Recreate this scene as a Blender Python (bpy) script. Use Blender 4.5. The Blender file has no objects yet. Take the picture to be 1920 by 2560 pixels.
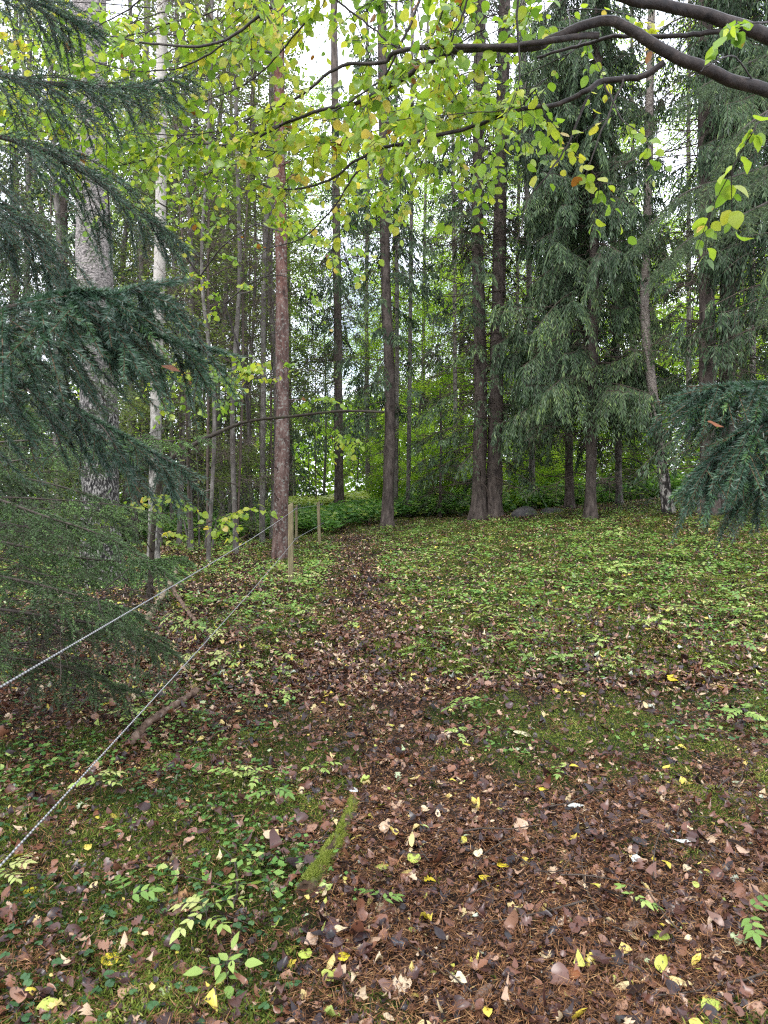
import bpy, math
import numpy as np
R = math.radians
sc = bpy.context.scene
COL = sc.collection
# ------------------------------------------------------------------ camera, sky, sun, exposure
FPX, HZ = 1698.0, 1250.0                      # focal length and horizon row, in pixels of the 1920x2560 photograph
EYE = 1.5
cam = bpy.data.cameras.new('camera'); camo = bpy.data.objects.new('camera', cam); COL.objects.link(camo)
camo.location = (0, 0, EYE); camo.rotation_euler = (R(90), 0, 0)
cam.sensor_fit = 'VERTICAL'; cam.sensor_height = 36; cam.sensor_width = 27
cam.lens = 36 * FPX / 2560; cam.shift_y = -30 / 2560
cam.clip_start = 0.05; cam.clip_end = 600
cam.dof.use_dof = True; cam.dof.focus_distance = 8.0; cam.dof.aperture_fstop = 9.0
sc.camera = camo

SUN_EL, SUN_AZ = 58, 215                      # high behind the camera, behind cloud
w = bpy.data.worlds.new('World'); sc.world = w; w.use_nodes = True
nt = w.node_tree; nt.nodes.clear()
wo = nt.nodes.new('ShaderNodeOutputWorld'); bg = nt.nodes.new('ShaderNodeBackground')
sky = nt.nodes.new('ShaderNodeTexSky'); sky.sky_type = 'NISHITA'; sky.sun_disc = False
sky.sun_elevation = R(SUN_EL); sky.sun_rotation = R(SUN_AZ)
tc = nt.nodes.new('ShaderNodeTexCoord'); no = nt.nodes.new('ShaderNodeTexNoise')
no.inputs['Scale'].default_value = 2.6; no.inputs['Detail'].default_value = 5
cr = nt.nodes.new('ShaderNodeValToRGB'); cr.color_ramp.elements[0].position = .34; cr.color_ramp.elements[1].position = .5
cr.color_ramp.elements[0].color = (.25, .25, .25, 1)
mx = nt.nodes.new('ShaderNodeMix'); mx.data_type = 'RGBA'
nt.links.new(tc.outputs['Generated'], no.inputs['Vector']); nt.links.new(no.outputs['Fac'], cr.inputs['Fac'])
nt.links.new(cr.outputs['Color'], mx.inputs[0]); nt.links.new(sky.outputs[0], mx.inputs[6])
mx.inputs[7].default_value = (9.2, 9.6, 10.8, 1)   # cloud cover, as bright as the sky it hides
nt.links.new(mx.outputs[2], bg.inputs[0]); bg.inputs[1].default_value = 0.15
nt.links.new(bg.outputs[0], wo.inputs[0])
sl = bpy.data.lights.new('sun', 'SUN'); so = bpy.data.objects.new('sun', sl); COL.objects.link(so)
sl.energy = 1.5; sl.angle = R(25); sl.color = (1, .97, .92)
so.rotation_euler = (R(90 - SUN_EL), 0, R(180 - SUN_AZ)); so.location = (0, 0, 40)
sc.view_settings.view_transform = 'Standard'; sc.view_settings.look = 'None'
sc.view_settings.exposure = 1.0; sc.view_settings.gamma = 1
cy = sc.cycles
cy.max_bounces = 7; cy.diffuse_bounces = 2; cy.glossy_bounces = 2; cy.transmission_bounces = 5; cy.transparent_max_bounces = 4
cy.use_denoising = False; cy.pixel_filter_type = 'BLACKMAN_HARRIS'; cy.filter_width = 1.2
cy.caustics_reflective = False; cy.caustics_refractive = False

# ------------------------------------------------------------------ helpers
rng = np.random.default_rng(11)
def A(*a): return np.array(a, float)
def px(x, y, d): return A((x - 960) / FPX * d, d, EYE - (y - HZ) / FPX * d)
def nrm(v): return v / np.maximum(np.linalg.norm(v, axis=-1, keepdims=True), 1e-9)
def sst(a, b, x): t = np.clip((x - a) / (b - a), 0, 1); return t * t * (3 - 2 * t)
UP = A(0, 0, 1)

def hsh(ix, iy, s):
    h = (ix * 374761393 + iy * 668265263 + s * 974634777) & 0x7fffffff
    h = ((h ^ (h >> 13)) * 1274126177) & 0x7fffffff
    return ((h ^ (h >> 16)) & 0xffff) / 65535.0
def vn(x, y, s=0):
    ix, iy = np.floor(x).astype(np.int64), np.floor(y).astype(np.int64)
    fx, fy = x - ix, y - iy; fx = fx * fx * (3 - 2 * fx); fy = fy * fy * (3 - 2 * fy)
    return (hsh(ix, iy, s) * (1 - fx) + hsh(ix + 1, iy, s) * fx) * (1 - fy) + (hsh(ix, iy + 1, s) * (1 - fx) + hsh(ix + 1, iy + 1, s) * fx) * fy
def fbm(x, y, s=0, o=4):
    t, a, n = 0, .5, 0
    for k in range(o): t = t + a * vn(x * 2 ** k, y * 2 ** k, s + k * 17); n += a; a *= .5
    return t / n

def H(x, y):                                   # the ground
    x = np.asarray(x, float); y = np.asarray(y, float)
    z = .048 * np.clip(y - 4, 0, 27) + .01 * np.clip(y - 31, 0, 60)
    z = z + np.where(x > 0, .09, .02) * np.clip(x, -14, 14) * sst(4, 16, y)
    z = z - sst(19.5, 27, y) * sst(1, 5, x) * .7
    z = z - sst(14, 19, y) * sst(-.3, -3.5, x) * .25
    z = z + .16 * (fbm(x * .45, y * .45, 3) - .5) + .1 * (fbm(x * 2.2, y * 2.2, 9, 3) - .5)
    return z
def gp(x, y): return A(x, y, H(x, y))

class Geo:
    def __init__(s): s.v = []; s.f = []; s.r = []; s.m = []; s.n = 0
    def add(s, V, F, r=0., m=0):
        V = np.asarray(V, np.float32).reshape(-1, 3); F = np.asarray(F, np.int32)
        s.v.append(V); s.f.append(F + s.n); s.n += len(V)
        s.r.append(np.broadcast_to(np.asarray(r, np.float32), (len(F),))); s.m.append(np.full(len(F), m, np.int32))
        return s
    def mesh(s, name, mats, smooth=True):
        me = bpy.data.meshes.new(name)
        V = np.concatenate(s.v); me.vertices.add(len(V)); me.vertices.foreach_set('co', V.ravel())
        li = np.concatenate([f.ravel() for f in s.f]); cnt = np.concatenate([np.full(len(f), f.shape[1], np.int32) for f in s.f])
        st = np.concatenate([[0], np.cumsum(cnt)[:-1]]).astype(np.int32)
        me.loops.add(len(li)); me.loops.foreach_set('vertex_index', li)
        me.polygons.add(len(cnt)); me.polygons.foreach_set('loop_start', st)
        me.polygons.foreach_set('material_index', np.concatenate(s.m))
        me.polygons.foreach_set('use_smooth', np.full(len(cnt), smooth))
        at = me.attributes.new('rnd', 'FLOAT', 'FACE'); at.data.foreach_set('value', np.concatenate(s.r))
        for m in (mats if isinstance(mats, (list, tuple)) else [mats]): me.materials.append(m)
        me.update(calc_edges=True)
        return me
    def build(s, name, mats, parent=None, smooth=True, loc=None):
        return link(name, s.mesh(name, mats, smooth), parent, loc)
def link(name, me, parent=None, loc=None):
    o = bpy.data.objects.new(name, me); COL.objects.link(o)
    if parent: o.parent = parent
    if loc is not None: o.location = loc
    return o
def tag(o, label=None, cat=None, group=None, kind=None):
    for k, v in (('label', label), ('category', cat), ('group', group), ('kind', kind)):
        if v: o[k] = v
    return o
def thing(name, loc, label, cat, group=None, rz=0):
    o = bpy.data.objects.new(name, None); COL.objects.link(o); o.location = loc; o.rotation_euler = (0, 0, rz)
    o.empty_display_size = .2
    return tag(o, label, cat, group)

def tubes(g, P, Rr, S=4, r=0., m=0):            # P (N,K,3), R (N,K)
    P = np.asarray(P, float); Rr = np.asarray(Rr, float)
    if P.ndim == 2: P = P[None]; Rr = Rr[None]
    N, K = P.shape[:2]
    if N == 0: return
    T = nrm(np.gradient(P, axis=1))
    ref = np.where(np.abs(T[..., 2:3]) > .85, A(1, 0, 0), A(0, 0, 1)); ref = np.broadcast_to(np.median(ref, axis=1, keepdims=True), P.shape)
    n1 = nrm(np.cross(T, ref)); n2 = np.cross(T, n1)
    a = np.arange(S) / S * 2 * np.pi
    V = P[:, :, None] + Rr[:, :, None, None] * (np.cos(a)[:, None] * n1[:, :, None] + np.sin(a)[:, None] * n2[:, :, None])
    i = (np.arange(N)[:, None, None] * K + np.arange(K - 1)[None, :, None]) * S
    j = np.arange(S)[None, None]; j2 = (j + 1) % S
    F = np.stack([i + j, i + j2, i + S + j2, i + S + j], -1).reshape(-1, 4)
    rr = np.repeat(np.broadcast_to(r, (N,)), (K - 1) * S)
    g.add(V, F, rr, m)
def spline(pts, n):
    p = np.asarray(pts, float); p = np.vstack([2 * p[0] - p[1], p, 2 * p[-1] - p[-2]])
    t = np.linspace(0, len(p) - 3 - 1e-6, n); i = t.astype(int); f = (t - i)[:, None]
    a, b, c, d = p[i], p[i + 1], p[i + 2], p[i + 3]
    return .5 * (2 * b + (c - a) * f + (2 * a - 5 * b + 4 * c - d) * f ** 2 + (3 * b - a - 3 * c + d) * f ** 3)
def at_poly(P, t):                              # P (N,K,3), t (M,) or (N,M) -> (N,M,3) and tangents
    N, K = P.shape[:2]; t = np.broadcast_to(t, (N, np.shape(t)[-1]))
    u = np.clip(t * (K - 1), 0, K - 1 - 1e-5); i = u.astype(int); f = (u - i)[..., None]
    n = np.arange(N)[:, None]
    return P[n, i] * (1 - f) + P[n, i + 1] * f, nrm(P[n, i + 1] - P[n, i])
def kites(g, C, D, L, W, r, cross=True, N0=None, m=0):     # flat rhombic blades
    C = C.reshape(-1, 3); D = nrm(D.reshape(-1, 3)); n = len(C)
    L = np.broadcast_to(L, (n,))[:, None]; W = np.broadcast_to(W, (n,))[:, None]
    q = nrm(rng.normal(size=(n, 3))) if N0 is None else N0
    s = nrm(np.cross(D, q)); s2 = np.cross(D, s); r = np.broadcast_to(r, (n,))
    for ss in ((s, s2) if cross else (s,)):
        V = np.stack([C, C + D * L * .45 + ss * W * .5, C + D * L, C + D * L * .45 - ss * W * .5], 1)
        g.add(V, np.arange(n * 4).reshape(n, 4), r, m)
def needles(g, C, D, L, M, nl, nw, r, m=0):                 # needles round shoots
    C = C.reshape(-1, 3); D = nrm(D.reshape(-1, 3)); n = len(C); L = np.broadcast_to(L, (n,))
    u = (np.arange(M) + rng.random((n, M))) / M
    q = nrm(np.cross(D, UP + rng.normal(size=(n, 3)) * .05)); p = np.cross(q, D)
    ph = rng.random((n, M)) * 2 * np.pi
    rad = np.cos(ph)[..., None] * q[:, None] + (np.sin(ph) * .75 + .25)[..., None] * p[:, None]
    nd = nrm(D[:, None] * .75 + nrm(rad) * .8 + rng.normal(size=(n, M, 3)) * .12)
    c = C[:, None] + D[:, None] * (u * L[:, None])[..., None]
    s = nrm(np.cross(nd, rng.normal(size=(n, M, 3)))) * nw / 2
    l = nl * (.75 + .4 * rng.random((n, M, 1))) * (1 - .35 * u[..., None])
    V = np.stack([c - s, c + s, c + nd * l * .6 + s * .8, c + nd * l], 2).reshape(-1, 3)
    rr = np.repeat(np.broadcast_to(r, (n,)), M) + rng.normal(size=n * M) * .06
    g.add(V, np.arange(n * M * 4).reshape(-1, 4), rr, m)
PROF = dict(
    hazel=([0, .08, .25, .48, .7, .86, 1], [.1, .62, .96, 1, .8, .42, 0]),
    ovate=([0, .12, .38, .68, 1], [.05, .62, 1, .66, 0]),
    birch=([0, .1, .3, .6, 1], [.1, .9, 1, .5, 0]),
    slim=([0, .15, .45, .75, 1], [.05, .6, 1, .7, 0]),
    lobed=([0, .12, .25, .38, .5, .64, .75, .88, 1], [.12, .7, .38, 1, .48, .95, .4, .6, 0]),
    round=([0, .06, .25, .5, .78, .94, 1], [.15, .7, 1, 1.04, .86, .5, .1]))
def leaves(g, C, D, Nn, L, W, r, prof='ovate', fold=.15, curl=0., jit=.06, m=0):
    t, wd = map(np.array, PROF[prof]); n = len(C); T = len(t)
    D = nrm(D); S = nrm(np.cross(D, Nn)); Nn = np.cross(S, D)
    L = np.broadcast_to(L, (n,))[:, None]; W = np.broadcast_to(W, (n,))[:, None]
    fold = np.broadcast_to(fold, (n,))[:, None]; curl = np.broadcast_to(curl, (n,))[:, None]
    mid = C[:, None] + D[:, None] * (t * L)[..., None] + Nn[:, None] * (curl * L * (t - .3) ** 2)[..., None]
    def side(sg):
        ww = wd * W * .5 * (1 + jit * rng.normal(size=(n, T)))
        fz = fold * (1 + .5 * rng.normal(size=(n, T)))
        return mid + sg * S[:, None] * ww[..., None] + Nn[:, None] * (fz * ww)[..., None]
    V = np.stack([side(-1), mid, side(1)], 2)
    b = (np.arange(n)[:, None] * T + np.arange(T - 1)) * 3
    F = np.concatenate([np.stack([b, b + 1, b + 4, b + 3], -1).reshape(-1, 4), np.stack([b + 1, b + 2, b + 5, b + 4], -1).reshape(-1, 4)])
    rr = np.repeat(np.broadcast_to(r, (n,)), T - 1)
    g.add(V, F, np.concatenate([rr, rr]), m)

# ------------------------------------------------------------------ materials
def newmat(name):
    m = bpy.data.materials.new(name); m.use_nodes = True; t = m.node_tree
    return m, t, t.nodes['Principled BSDF'], t.nodes['Material Output']
def ramp(t, stops, src, interp='LINEAR'):
    n = t.nodes.new('ShaderNodeValToRGB'); n.color_ramp.interpolation = interp; e = n.color_ramp.elements
    while len(e) < len(stops): e.new(.5)
    for k, (p, c) in enumerate(stops): e[k].position = p; e[k].color = (*c, 1)
    t.links.new(src, n.inputs[0]); return n.outputs[0]
def attr(t, name='rnd'):
    n = t.nodes.new('ShaderNodeAttribute'); n.attribute_name = name; return n.outputs['Fac']
def noise(t, scale, detail=3, rough=.5, coord='Object', stretch=None):
    c = t.nodes.new('ShaderNodeTexCoord').outputs[coord]
    if stretch:
        mp = t.nodes.new('ShaderNodeMapping'); mp.inputs['Scale'].default_value = stretch; t.links.new(c, mp.inputs[0]); c = mp.outputs[0]
    n = t.nodes.new('ShaderNodeTexNoise'); n.inputs['Scale'].default_value = scale; n.inputs['Detail'].default_value = detail; n.inputs['Roughness'].default_value = rough
    t.links.new(c, n.inputs['Vector']); return n.outputs['Fac']
def mixc(t, f, a, b, mode='MIX'):
    n = t.nodes.new('ShaderNodeMix'); n.data_type = 'RGBA'; n.blend_type = mode
    for s, i in ((f, 0), (a, 6), (b, 7)):
        if hasattr(s, 'links'): t.links.new(s, n.inputs[i])
        elif i == 0: n.inputs[0].default_value = s
        else: n.inputs[i].default_value = (*s, 1)
    return n.outputs[2]
def bump(t, h, b, dist=.01, st=.6):
    n = t.nodes.new('ShaderNodeBump'); n.inputs['Distance'].default_value = dist; n.inputs['Strength'].default_value = st
    t.links.new(h, n.inputs['Height']); t.links.new(n.outputs[0], b.inputs['Normal'])
def leafmat(name, stops, trans=.35, rough=.45, spec=.4, spot=None, spot_scale=60, spot_at=.62, interp='LINEAR', tgain=1.5):
    m, t, b, o = newmat(name)
    c = ramp(t, stops, attr(t), interp)
    if spot: c = mixc(t, ramp(t, [(spot_at, (0, 0, 0)), (spot_at + .06, (1, 1, 1))], noise(t, spot_scale, 2)), c, spot)
    t.links.new(c, b.inputs['Base Color']); b.inputs['Roughness'].default_value = rough; b.inputs['Specular IOR Level'].default_value = spec
    if trans:
        tr = t.nodes.new('ShaderNodeBsdfTranslucent'); ms = t.nodes.new('ShaderNodeMixShader'); ms.inputs[0].default_value = trans
        t.links.new(mixc(t, 1., c, (tgain, tgain * 1.02, tgain * .6), 'MULTIPLY'), tr.inputs[0])
        t.links.new(b.outputs[0], ms.inputs[1]); t.links.new(tr.outputs[0], ms.inputs[2]); t.links.new(ms.outputs[0], o.inputs[0])
    return m
def barkmat(name, stops, scale=9, stretch=(1, 1, .25), rough=.85, bd=.02, lichen=None, lich_at=.56, lich_scale=14, zramp=None, moss_h=None):
    m, t, b, o = newmat(name)
    n1 = noise(t, scale, 6, .65, stretch=stretch)
    c = ramp(t, stops, n1)
    if zramp:                                   # a second bark colour further up the trunk
        z0, z1, st2 = zramp
        s = t.nodes.new('ShaderNodeSeparateXYZ'); tcn = t.nodes.new('ShaderNodeTexCoord'); t.links.new(tcn.outputs['Object'], s.inputs[0])
        mr = t.nodes.new('ShaderNodeMapRange'); mr.inputs[1].default_value = z0; mr.inputs[2].default_value = z1
        ad = t.nodes.new('ShaderNodeMath'); ad.operation = 'MULTIPLY_ADD'; ad.inputs[1].default_value = (z1 - z0) * 1.2; t.links.new(noise(t, 3, 3), ad.inputs[0]); t.links.new(s.outputs[2], ad.inputs[2])
        sb = t.nodes.new('ShaderNodeMath'); sb.operation = 'SUBTRACT'; sb.inputs[1].default_value = (z1 - z0) * .6; t.links.new(ad.outputs[0], sb.inputs[0])
        t.links.new(sb.outputs[0], mr.inputs[0])
        c = mixc(t, mr.outputs[0], c, ramp(t, st2, n1 if 'pine' in name else noise(t, 24, 8, .82, stretch=(1, 1, 1.7))))
    if lichen: c = mixc(t, ramp(t, [(lich_at, (0, 0, 0)), (lich_at + .08, (.8, .8, .8))], noise(t, lich_scale, 5, .7)), c, lichen)
    t.links.new(c, b.inputs['Base Color']); b.inputs['Roughness'].default_value = rough; b.inputs['Specular IOR Level'].default_value = .25
    bump(t, n1, b, bd, .9)
    return m

M = {}
M['spruce_bark'] = barkmat('spruce_bark', [(.3, (.022, .017, .015)), (.5, (.075, .058, .048)), (.7, (.15, .12, .10))], 11, (1, 1, .35), lichen=(.12, .13, .09), lich_at=.6)
M['gray_bark'] = barkmat('gray_bark', [(.3, (.035, .03, .026)), (.5, (.10, .088, .075)), (.7, (.19, .17, .15))], 13, (1, 1, .3), lichen=(.24, .26, .2), lich_at=.57)
M['pine_bark'] = barkmat('pine_bark', [(.32, (.022, .015, .012)), (.5, (.09, .052, .042)), (.68, (.17, .12, .1))], 13, (1, 1, .3), lichen=(.22, .22, .19), lich_at=.54, lich_scale=20,
                         zramp=(3.5, 7.5, [(.32, (.025, .011, .008)), (.5, (.105, .042, .028)), (.7, (.19, .095, .068))]))
M['aspen_bark'] = barkmat('aspen_bark', [(.4, (.008, .0075, .007)), (.5, (.035, .032, .029)), (.555, (.2, .19, .17)), (.7, (.42, .4, .36))], 42, (1, 1, .4), bd=.03,
                          zramp=(2.2, 4.4, [(.4, (.025, .022, .02)), (.47, (.11, .1, .09)), (.55, (.3, .265, .24)), (.7, (.45, .4, .365))]))
M['birch_bark'] = barkmat('birch_bark', [(.36, (.01, .009, .008)), (.5, (.045, .038, .033)), (.58, (.36, .33, .29)), (.75, (.5, .46, .41))], 9, (1, 1, .5), bd=.02,
                          zramp=(1.5, 3, [(.36, (.03, .025, .022)), (.45, (.16, .13, .11)), (.56, (.38, .33, .28)), (.7, (.48, .43, .37))]))
M['slim_bark'] = barkmat('slim_bark', [(.34, (.03, .028, .024)), (.48, (.14, .13, .11)), (.62, (.36, .34, .3))], 14, (1, 1, .5), lichen=(.34, .34, .3), lich_at=.58,
                         zramp=(2.2, 4.5, [(.3, (.14, .125, .105)), (.45, (.33, .3, .26)), (.65, (.46, .43, .37))]))
M['twig'] = barkmat('twig', [(.3, (.02, .016, .013)), (.6, (.075, .058, .045))], 30, None, .6, .002)
M['dead_twig'] = barkmat('dead_twig', [(.3, (.03, .023, .018)), (.6, (.1, .075, .058))], 20, None, .8, .002)
M['hazel_wood'] = barkmat('hazel_wood', [(.3, (.008, .006, .005)), (.55, (.028, .02, .016)), (.75, (.07, .052, .043))], 26, (1, 1, 1), .45, .008)
M['mossy_wood'] = barkmat('mossy_wood', [(.3, (.012, .01, .008)), (.6, (.045, .034, .024))], 24, None, .7, .02, lichen=(.05, .055, .018), lich_at=.55)
M['shoot_stem'] = barkmat('shoot_stem', [(.3, (.05, .03, .016)), (.6, (.13, .075, .04))], 20, None, .7, .001)
SPR = [(0, (.02, .038, .02)), (.5, (.06, .105, .046)), (.85, (.115, .175, .07)), (1, (.2, .28, .09))]
M['spruce'] = leafmat('spruce_needles', SPR, .12, .5, .4)
M['spruce_near'] = leafmat('near_spruce_needles', [(0, (.016, .038, .027)), (.5, (.05, .1, .062)), (.85, (.085, .175, .075)), (1, (.16, .3, .07))], .12, .35, .5)
M['spruce_olive'] = leafmat('olive_spruce_needles', [(0, (.04, .05, .025)), (.3, (.05, .085, .035)), (.7, (.08, .15, .05)), (1, (.14, .26, .06))], .1, .5, .4)
YG = [(0, (.09, .17, .025)), (.35, (.18, .29, .035)), (.6, (.29, .37, .045)), (.85, (.44, .41, .06)), (.96, (.5, .37, .09)), (1, (.2, .08, .02))]
M['hazel'] = leafmat('hazel_leaves', YG, .5, .35, .5, spot=(.24, .16, .02), spot_scale=28, spot_at=.67, tgain=1.5)
M['far_leaf'] = leafmat('far_leaves', [(0, (.1, .18, .02)), (.4, (.19, .32, .03)), (.75, (.3, .42, .045)), (1, (.48, .46, .07))], .5, .5, .3, tgain=1.8)
M['dull_leaf'] = leafmat('dull_leaves', [(0, (.06, .085, .03)), (.5, (.12, .165, .05)), (.85, (.2, .24, .07)), (1, (.36, .33, .08))], .4, .5, .3)
M['herb'] = leafmat('herb_leaves', [(0, (.05, .13, .03)), (.5, (.12, .26, .06)), (.85, (.22, .38, .09)), (1, (.4, .48, .15))], .4, .5, .3)
M['clover'] = leafmat('clover_leaves', [(0, (.025, .07, .025)), (.6, (.06, .14, .05)), (1, (.14, .25, .08))], .3, .4, .45)
M['seedling'] = leafmat('seedling_leaves', [(0, (.08, .17, .035)), (.4, (.18, .31, .07)), (.75, (.34, .45, .11)), (1, (.5, .52, .2))], .3, .4, .4)
M['moss'] = leafmat('moss_fronds', [(0, (.035, .055, .01)), (.5, (.12, .165, .025)), (.85, (.22, .265, .045)), (1, (.34, .36, .09))], .3, .7, .2)
M['litter'] = leafmat('fallen_leaves', [(0, (.01, .007, .008)), (.2, (.028, .014, .014)), (.38, (.07, .03, .024)), (.53, (.14, .055, .032)), (.68, (.25, .115, .065)), (.735, (.07, .04, .04)), (.79, (.3, .16, .1)), (.83, (.42, .26, .17)), (.9, (.56, .44, .28)), (.945, (.6, .47, .06)), (.975, (.32, .42, .09)), (1, (.42, .46, .4))],
                     .1, .3, .5, spot=(.035, .016, .012), spot_scale=45, spot_at=.58)
M['needle_litter'] = leafmat('fallen_needles', [(0, (.04, .017, .008)), (.5, (.13, .055, .02)), (.85, (.26, .12, .045)), (1, (.46, .27, .12))], 0, .6, .3)

# ------------------------------------------------------------------ ground
PATH = A(*[(1.2, .55), (2.2, .45), (3, .3), (4.2, 0), (5.7, -.27), (8, -.42), (10, -.47), (14, -.5), (18, -.9), (24, -2.5)]).reshape(-1, 2)
def xpath(y): return np.interp(y, PATH[:, 0], PATH[:, 1])
def moss(x, y):
    n = fbm(x * 1.3, y * 1.3, 21, 4); n2 = fbm(x * 5.5, y * 5.5, 40, 3)
    v = (n * .4 + n2 * .6 - .5) * 3.8 + .36 + .3 * sst(6, 9, y) * sst(.1, 1, x) + .1 * sst(-.4, -.9, x) * sst(4.6, 3.2, y)
    v = v - .62 * np.exp(-((x - xpath(y)) / np.interp(y, [3, 6, 20], [.7, .5, .45])) ** 2)
    v = v - .44 * sst(6.6, 2.6, y) * sst(-.45, .1, x)
    v = v - .55 * sst(3.6, 5, y) * sst(-.9, -1.7, x + .12 * (y - 5)) - .2 * sst(.2, -.6, x) * sst(4, 5, y) * sst(9, 7.5, y)
    v = v - .8 * sst(16.3, 18.5, y) * sst(1, 3, x) - .3 * sst(1.9, 1.2, y)
    return sst(-.5, .6, v)
ys = np.concatenate([np.arange(-7, .9, .35), 0.9 * 1.0125 ** np.arange(0, 405)])
us = np.linspace(-1, 1, 261)
XX = us[None] * (3.2 + .85 * np.clip(ys, 0, None))[:, None]; YY = np.broadcast_to(ys[:, None], XX.shape)
ZZ = H(XX, YY) + .02 * (fbm(XX * 9, YY * 9, 5, 2) - .5) * (YY < 12)
nr, ncl = XX.shape
V = np.stack([XX, YY, ZZ], -1).reshape(-1, 3)
q = (np.arange(nr - 1)[:, None] * ncl + np.arange(ncl - 1)).reshape(-1)
F = np.stack([q, q + 1, q + ncl + 1, q + ncl], -1)
fc = V[F].mean(1); msk = moss(fc[:, 0], fc[:, 1])
onpath = (np.abs(fc[:, 0] - xpath(fc[:, 1])) < np.interp(fc[:, 1], [2, 6, 20], [.42, .3, .3])) & (fc[:, 1] > 2.6) & (fc[:, 1] < 21)
def groundmat(name):
    m, t, b, o = newmat(name)
    soil = ramp(t, [(.3, (.006, .004, .003)), (.5, (.022, .013, .009)), (.62, (.045, .026, .017)), (.75, (.09, .055, .035))], noise(t, 38, 5, .7))
    gr = ramp(t, [(.3, (.012, .018, .005)), (.55, (.035, .055, .012)), (.75, (.07, .1, .022))], noise(t, 30, 5, .7))
    c = mixc(t, attr(t), soil, gr); t.links.new(c, b.inputs['Base Color']); b.inputs['Roughness'].default_value = .8
    b.inputs['Specular IOR Level'].default_value = .2
    bump(t, noise(t, 55, 5, .7), b, .02, 1)
    return m
gm = groundmat('forest_floor')
Geo().add(V, F[~onpath], msk[~onpath]).build('ground', gm)['kind'] = 'structure'
Geo().add(V, F[onpath], msk[onpath]).build('footpath', gm)['kind'] = 'structure'

def scatter(n, y0, y1, p=1.0, wide=.62, off=.5, x0=-99, x1=99):   # points in the view's wedge, density falling with distance^p
    u = rng.random(n)
    if p == 2: y = y0 * (y1 / y0) ** u
    else: k = 2 - p; y = (y0 ** k + (y1 ** k - y0 ** k) * u) ** (1 / k)
    x = (rng.random(n) * 2 - 1) * (wide * y + off)
    k = (x > x0) & (x < x1)
    return x[k], y[k]
def flat_frames(n, tilt):
    a = rng.random(n) * 2 * np.pi
    D = np.stack([np.cos(a), np.sin(a), rng.normal(size=n) * tilt], -1)
    N = nrm(np.stack([rng.normal(size=n) * tilt, rng.normal(size=n) * tilt, np.ones(n)], -1))
    return nrm(D), N

# fallen leaves -------------------------------------------------
g = Geo()
def litter_rnd(n, pale=.84):
    r = rng.random(n) ** .9 * .8
    k = rng.random(n); r = np.where(k > pale, .8 + .12 * rng.random(n), r); r = np.where(k > pale + (1 - pale) * .72, .92 + .08 * rng.random(n), r)
    return r
def add_litter(n, y0, y1, p, lmin, lmax, tilt, hi, profs):
    x, y = scatter(n, y0, y1, p)
    m = moss(x, y); keep = rng.random(len(x)) < (1 - m) * .45 + .55
    x, y = x[keep], y[keep]; n = len(x)
    D, N = flat_frames(n, tilt)
    L = lmin + (lmax - lmin) * rng.random(n) ** 1.6
    C = np.stack([x, y, H(x, y) + .006 + hi * rng.random(n) + .012 * moss(x, y)], -1)
    pk = rng.integers(0, len(profs), n); r = litter_rnd(n, .87 if y1 < 10 else .8)
    for k, pr in enumerate(profs):
        s = pk == k
        wr = .62 if pr in ('ovate', 'birch') else (.4 if pr == 'slim' else .85)
        leaves(g, C[s], D[s], N[s], L[s], L[s] * wr * (.8 + .4 * rng.random(s.sum())), r[s], pr, rng.normal(size=s.sum()) * .42, rng.normal(size=s.sum()) * .8, .16)
add_litter(60000, 1.0, 7.5, 1.3, .006, .024, .3, .025, ['birch', 'slim', 'ovate'])
add_litter(30000, 1.0, 6.8, 1.0, .014, .066, .34, .035, ['ovate', 'birch', 'ovate', 'round', 'lobed', 'slim'])
add_litter(190000, 5.0, 22, 1.0, .025, .075, .28, .035, ['birch', 'ovate', 'birch'])
g.build('fallen_leaves', M['litter'])['kind'] = 'stuff'
# fallen needles ------------------------------------------------
g = Geo()
x, y = scatter(320000, 1.0, 8, 1.6)
k = rng.random(len(x)) < 1.0 - .75 * moss(x, y); x, y = x[k], y[k]; n = len(x)
D, N = flat_frames(n, .25)
kites(g, np.stack([x, y, H(x, y) + .012 + .03 * rng.random(n)], -1), D, .018 + .04 * rng.random(n) ** 1.5, (.0012 + .0006 * y ** .5), rng.random(n), False, N)
g.build('fallen_needles', M['needle_litter'])['kind'] = 'stuff'
# moss ----------------------------------------------------------
g = Geo()
for n, y0, y1, p, l, wd in ((420000, 1.0, 6, 1.3, .02, .0045), (600000, 5.5, 22, 1.2, .03, .010)):
    x, y = scatter(n, y0, y1, p)
    mm = moss(x, y); k = rng.random(len(x)) < mm; x, y, mm = x[k], y[k], mm[k]; n = len(x)
    D = nrm(np.stack([rng.normal(size=n), rng.normal(size=n), .55 + .5 * rng.random(n)], -1))
    tone = np.clip(fbm(x * 2.5, y * 2.5, 77, 3) * 1.3 - .25 + rng.normal(size=n) * .18, 0, 1)
    kites(g, np.stack([x, y, H(x, y) + (.022 + .02 * fbm(x * 6, y * 6, 14, 2)) * mm * rng.random(n) + .004], -1), D, l * (.6 + .8 * rng.random(n)), wd, tone, False)
g.build('moss', M['moss'])['kind'] = 'stuff'
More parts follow.
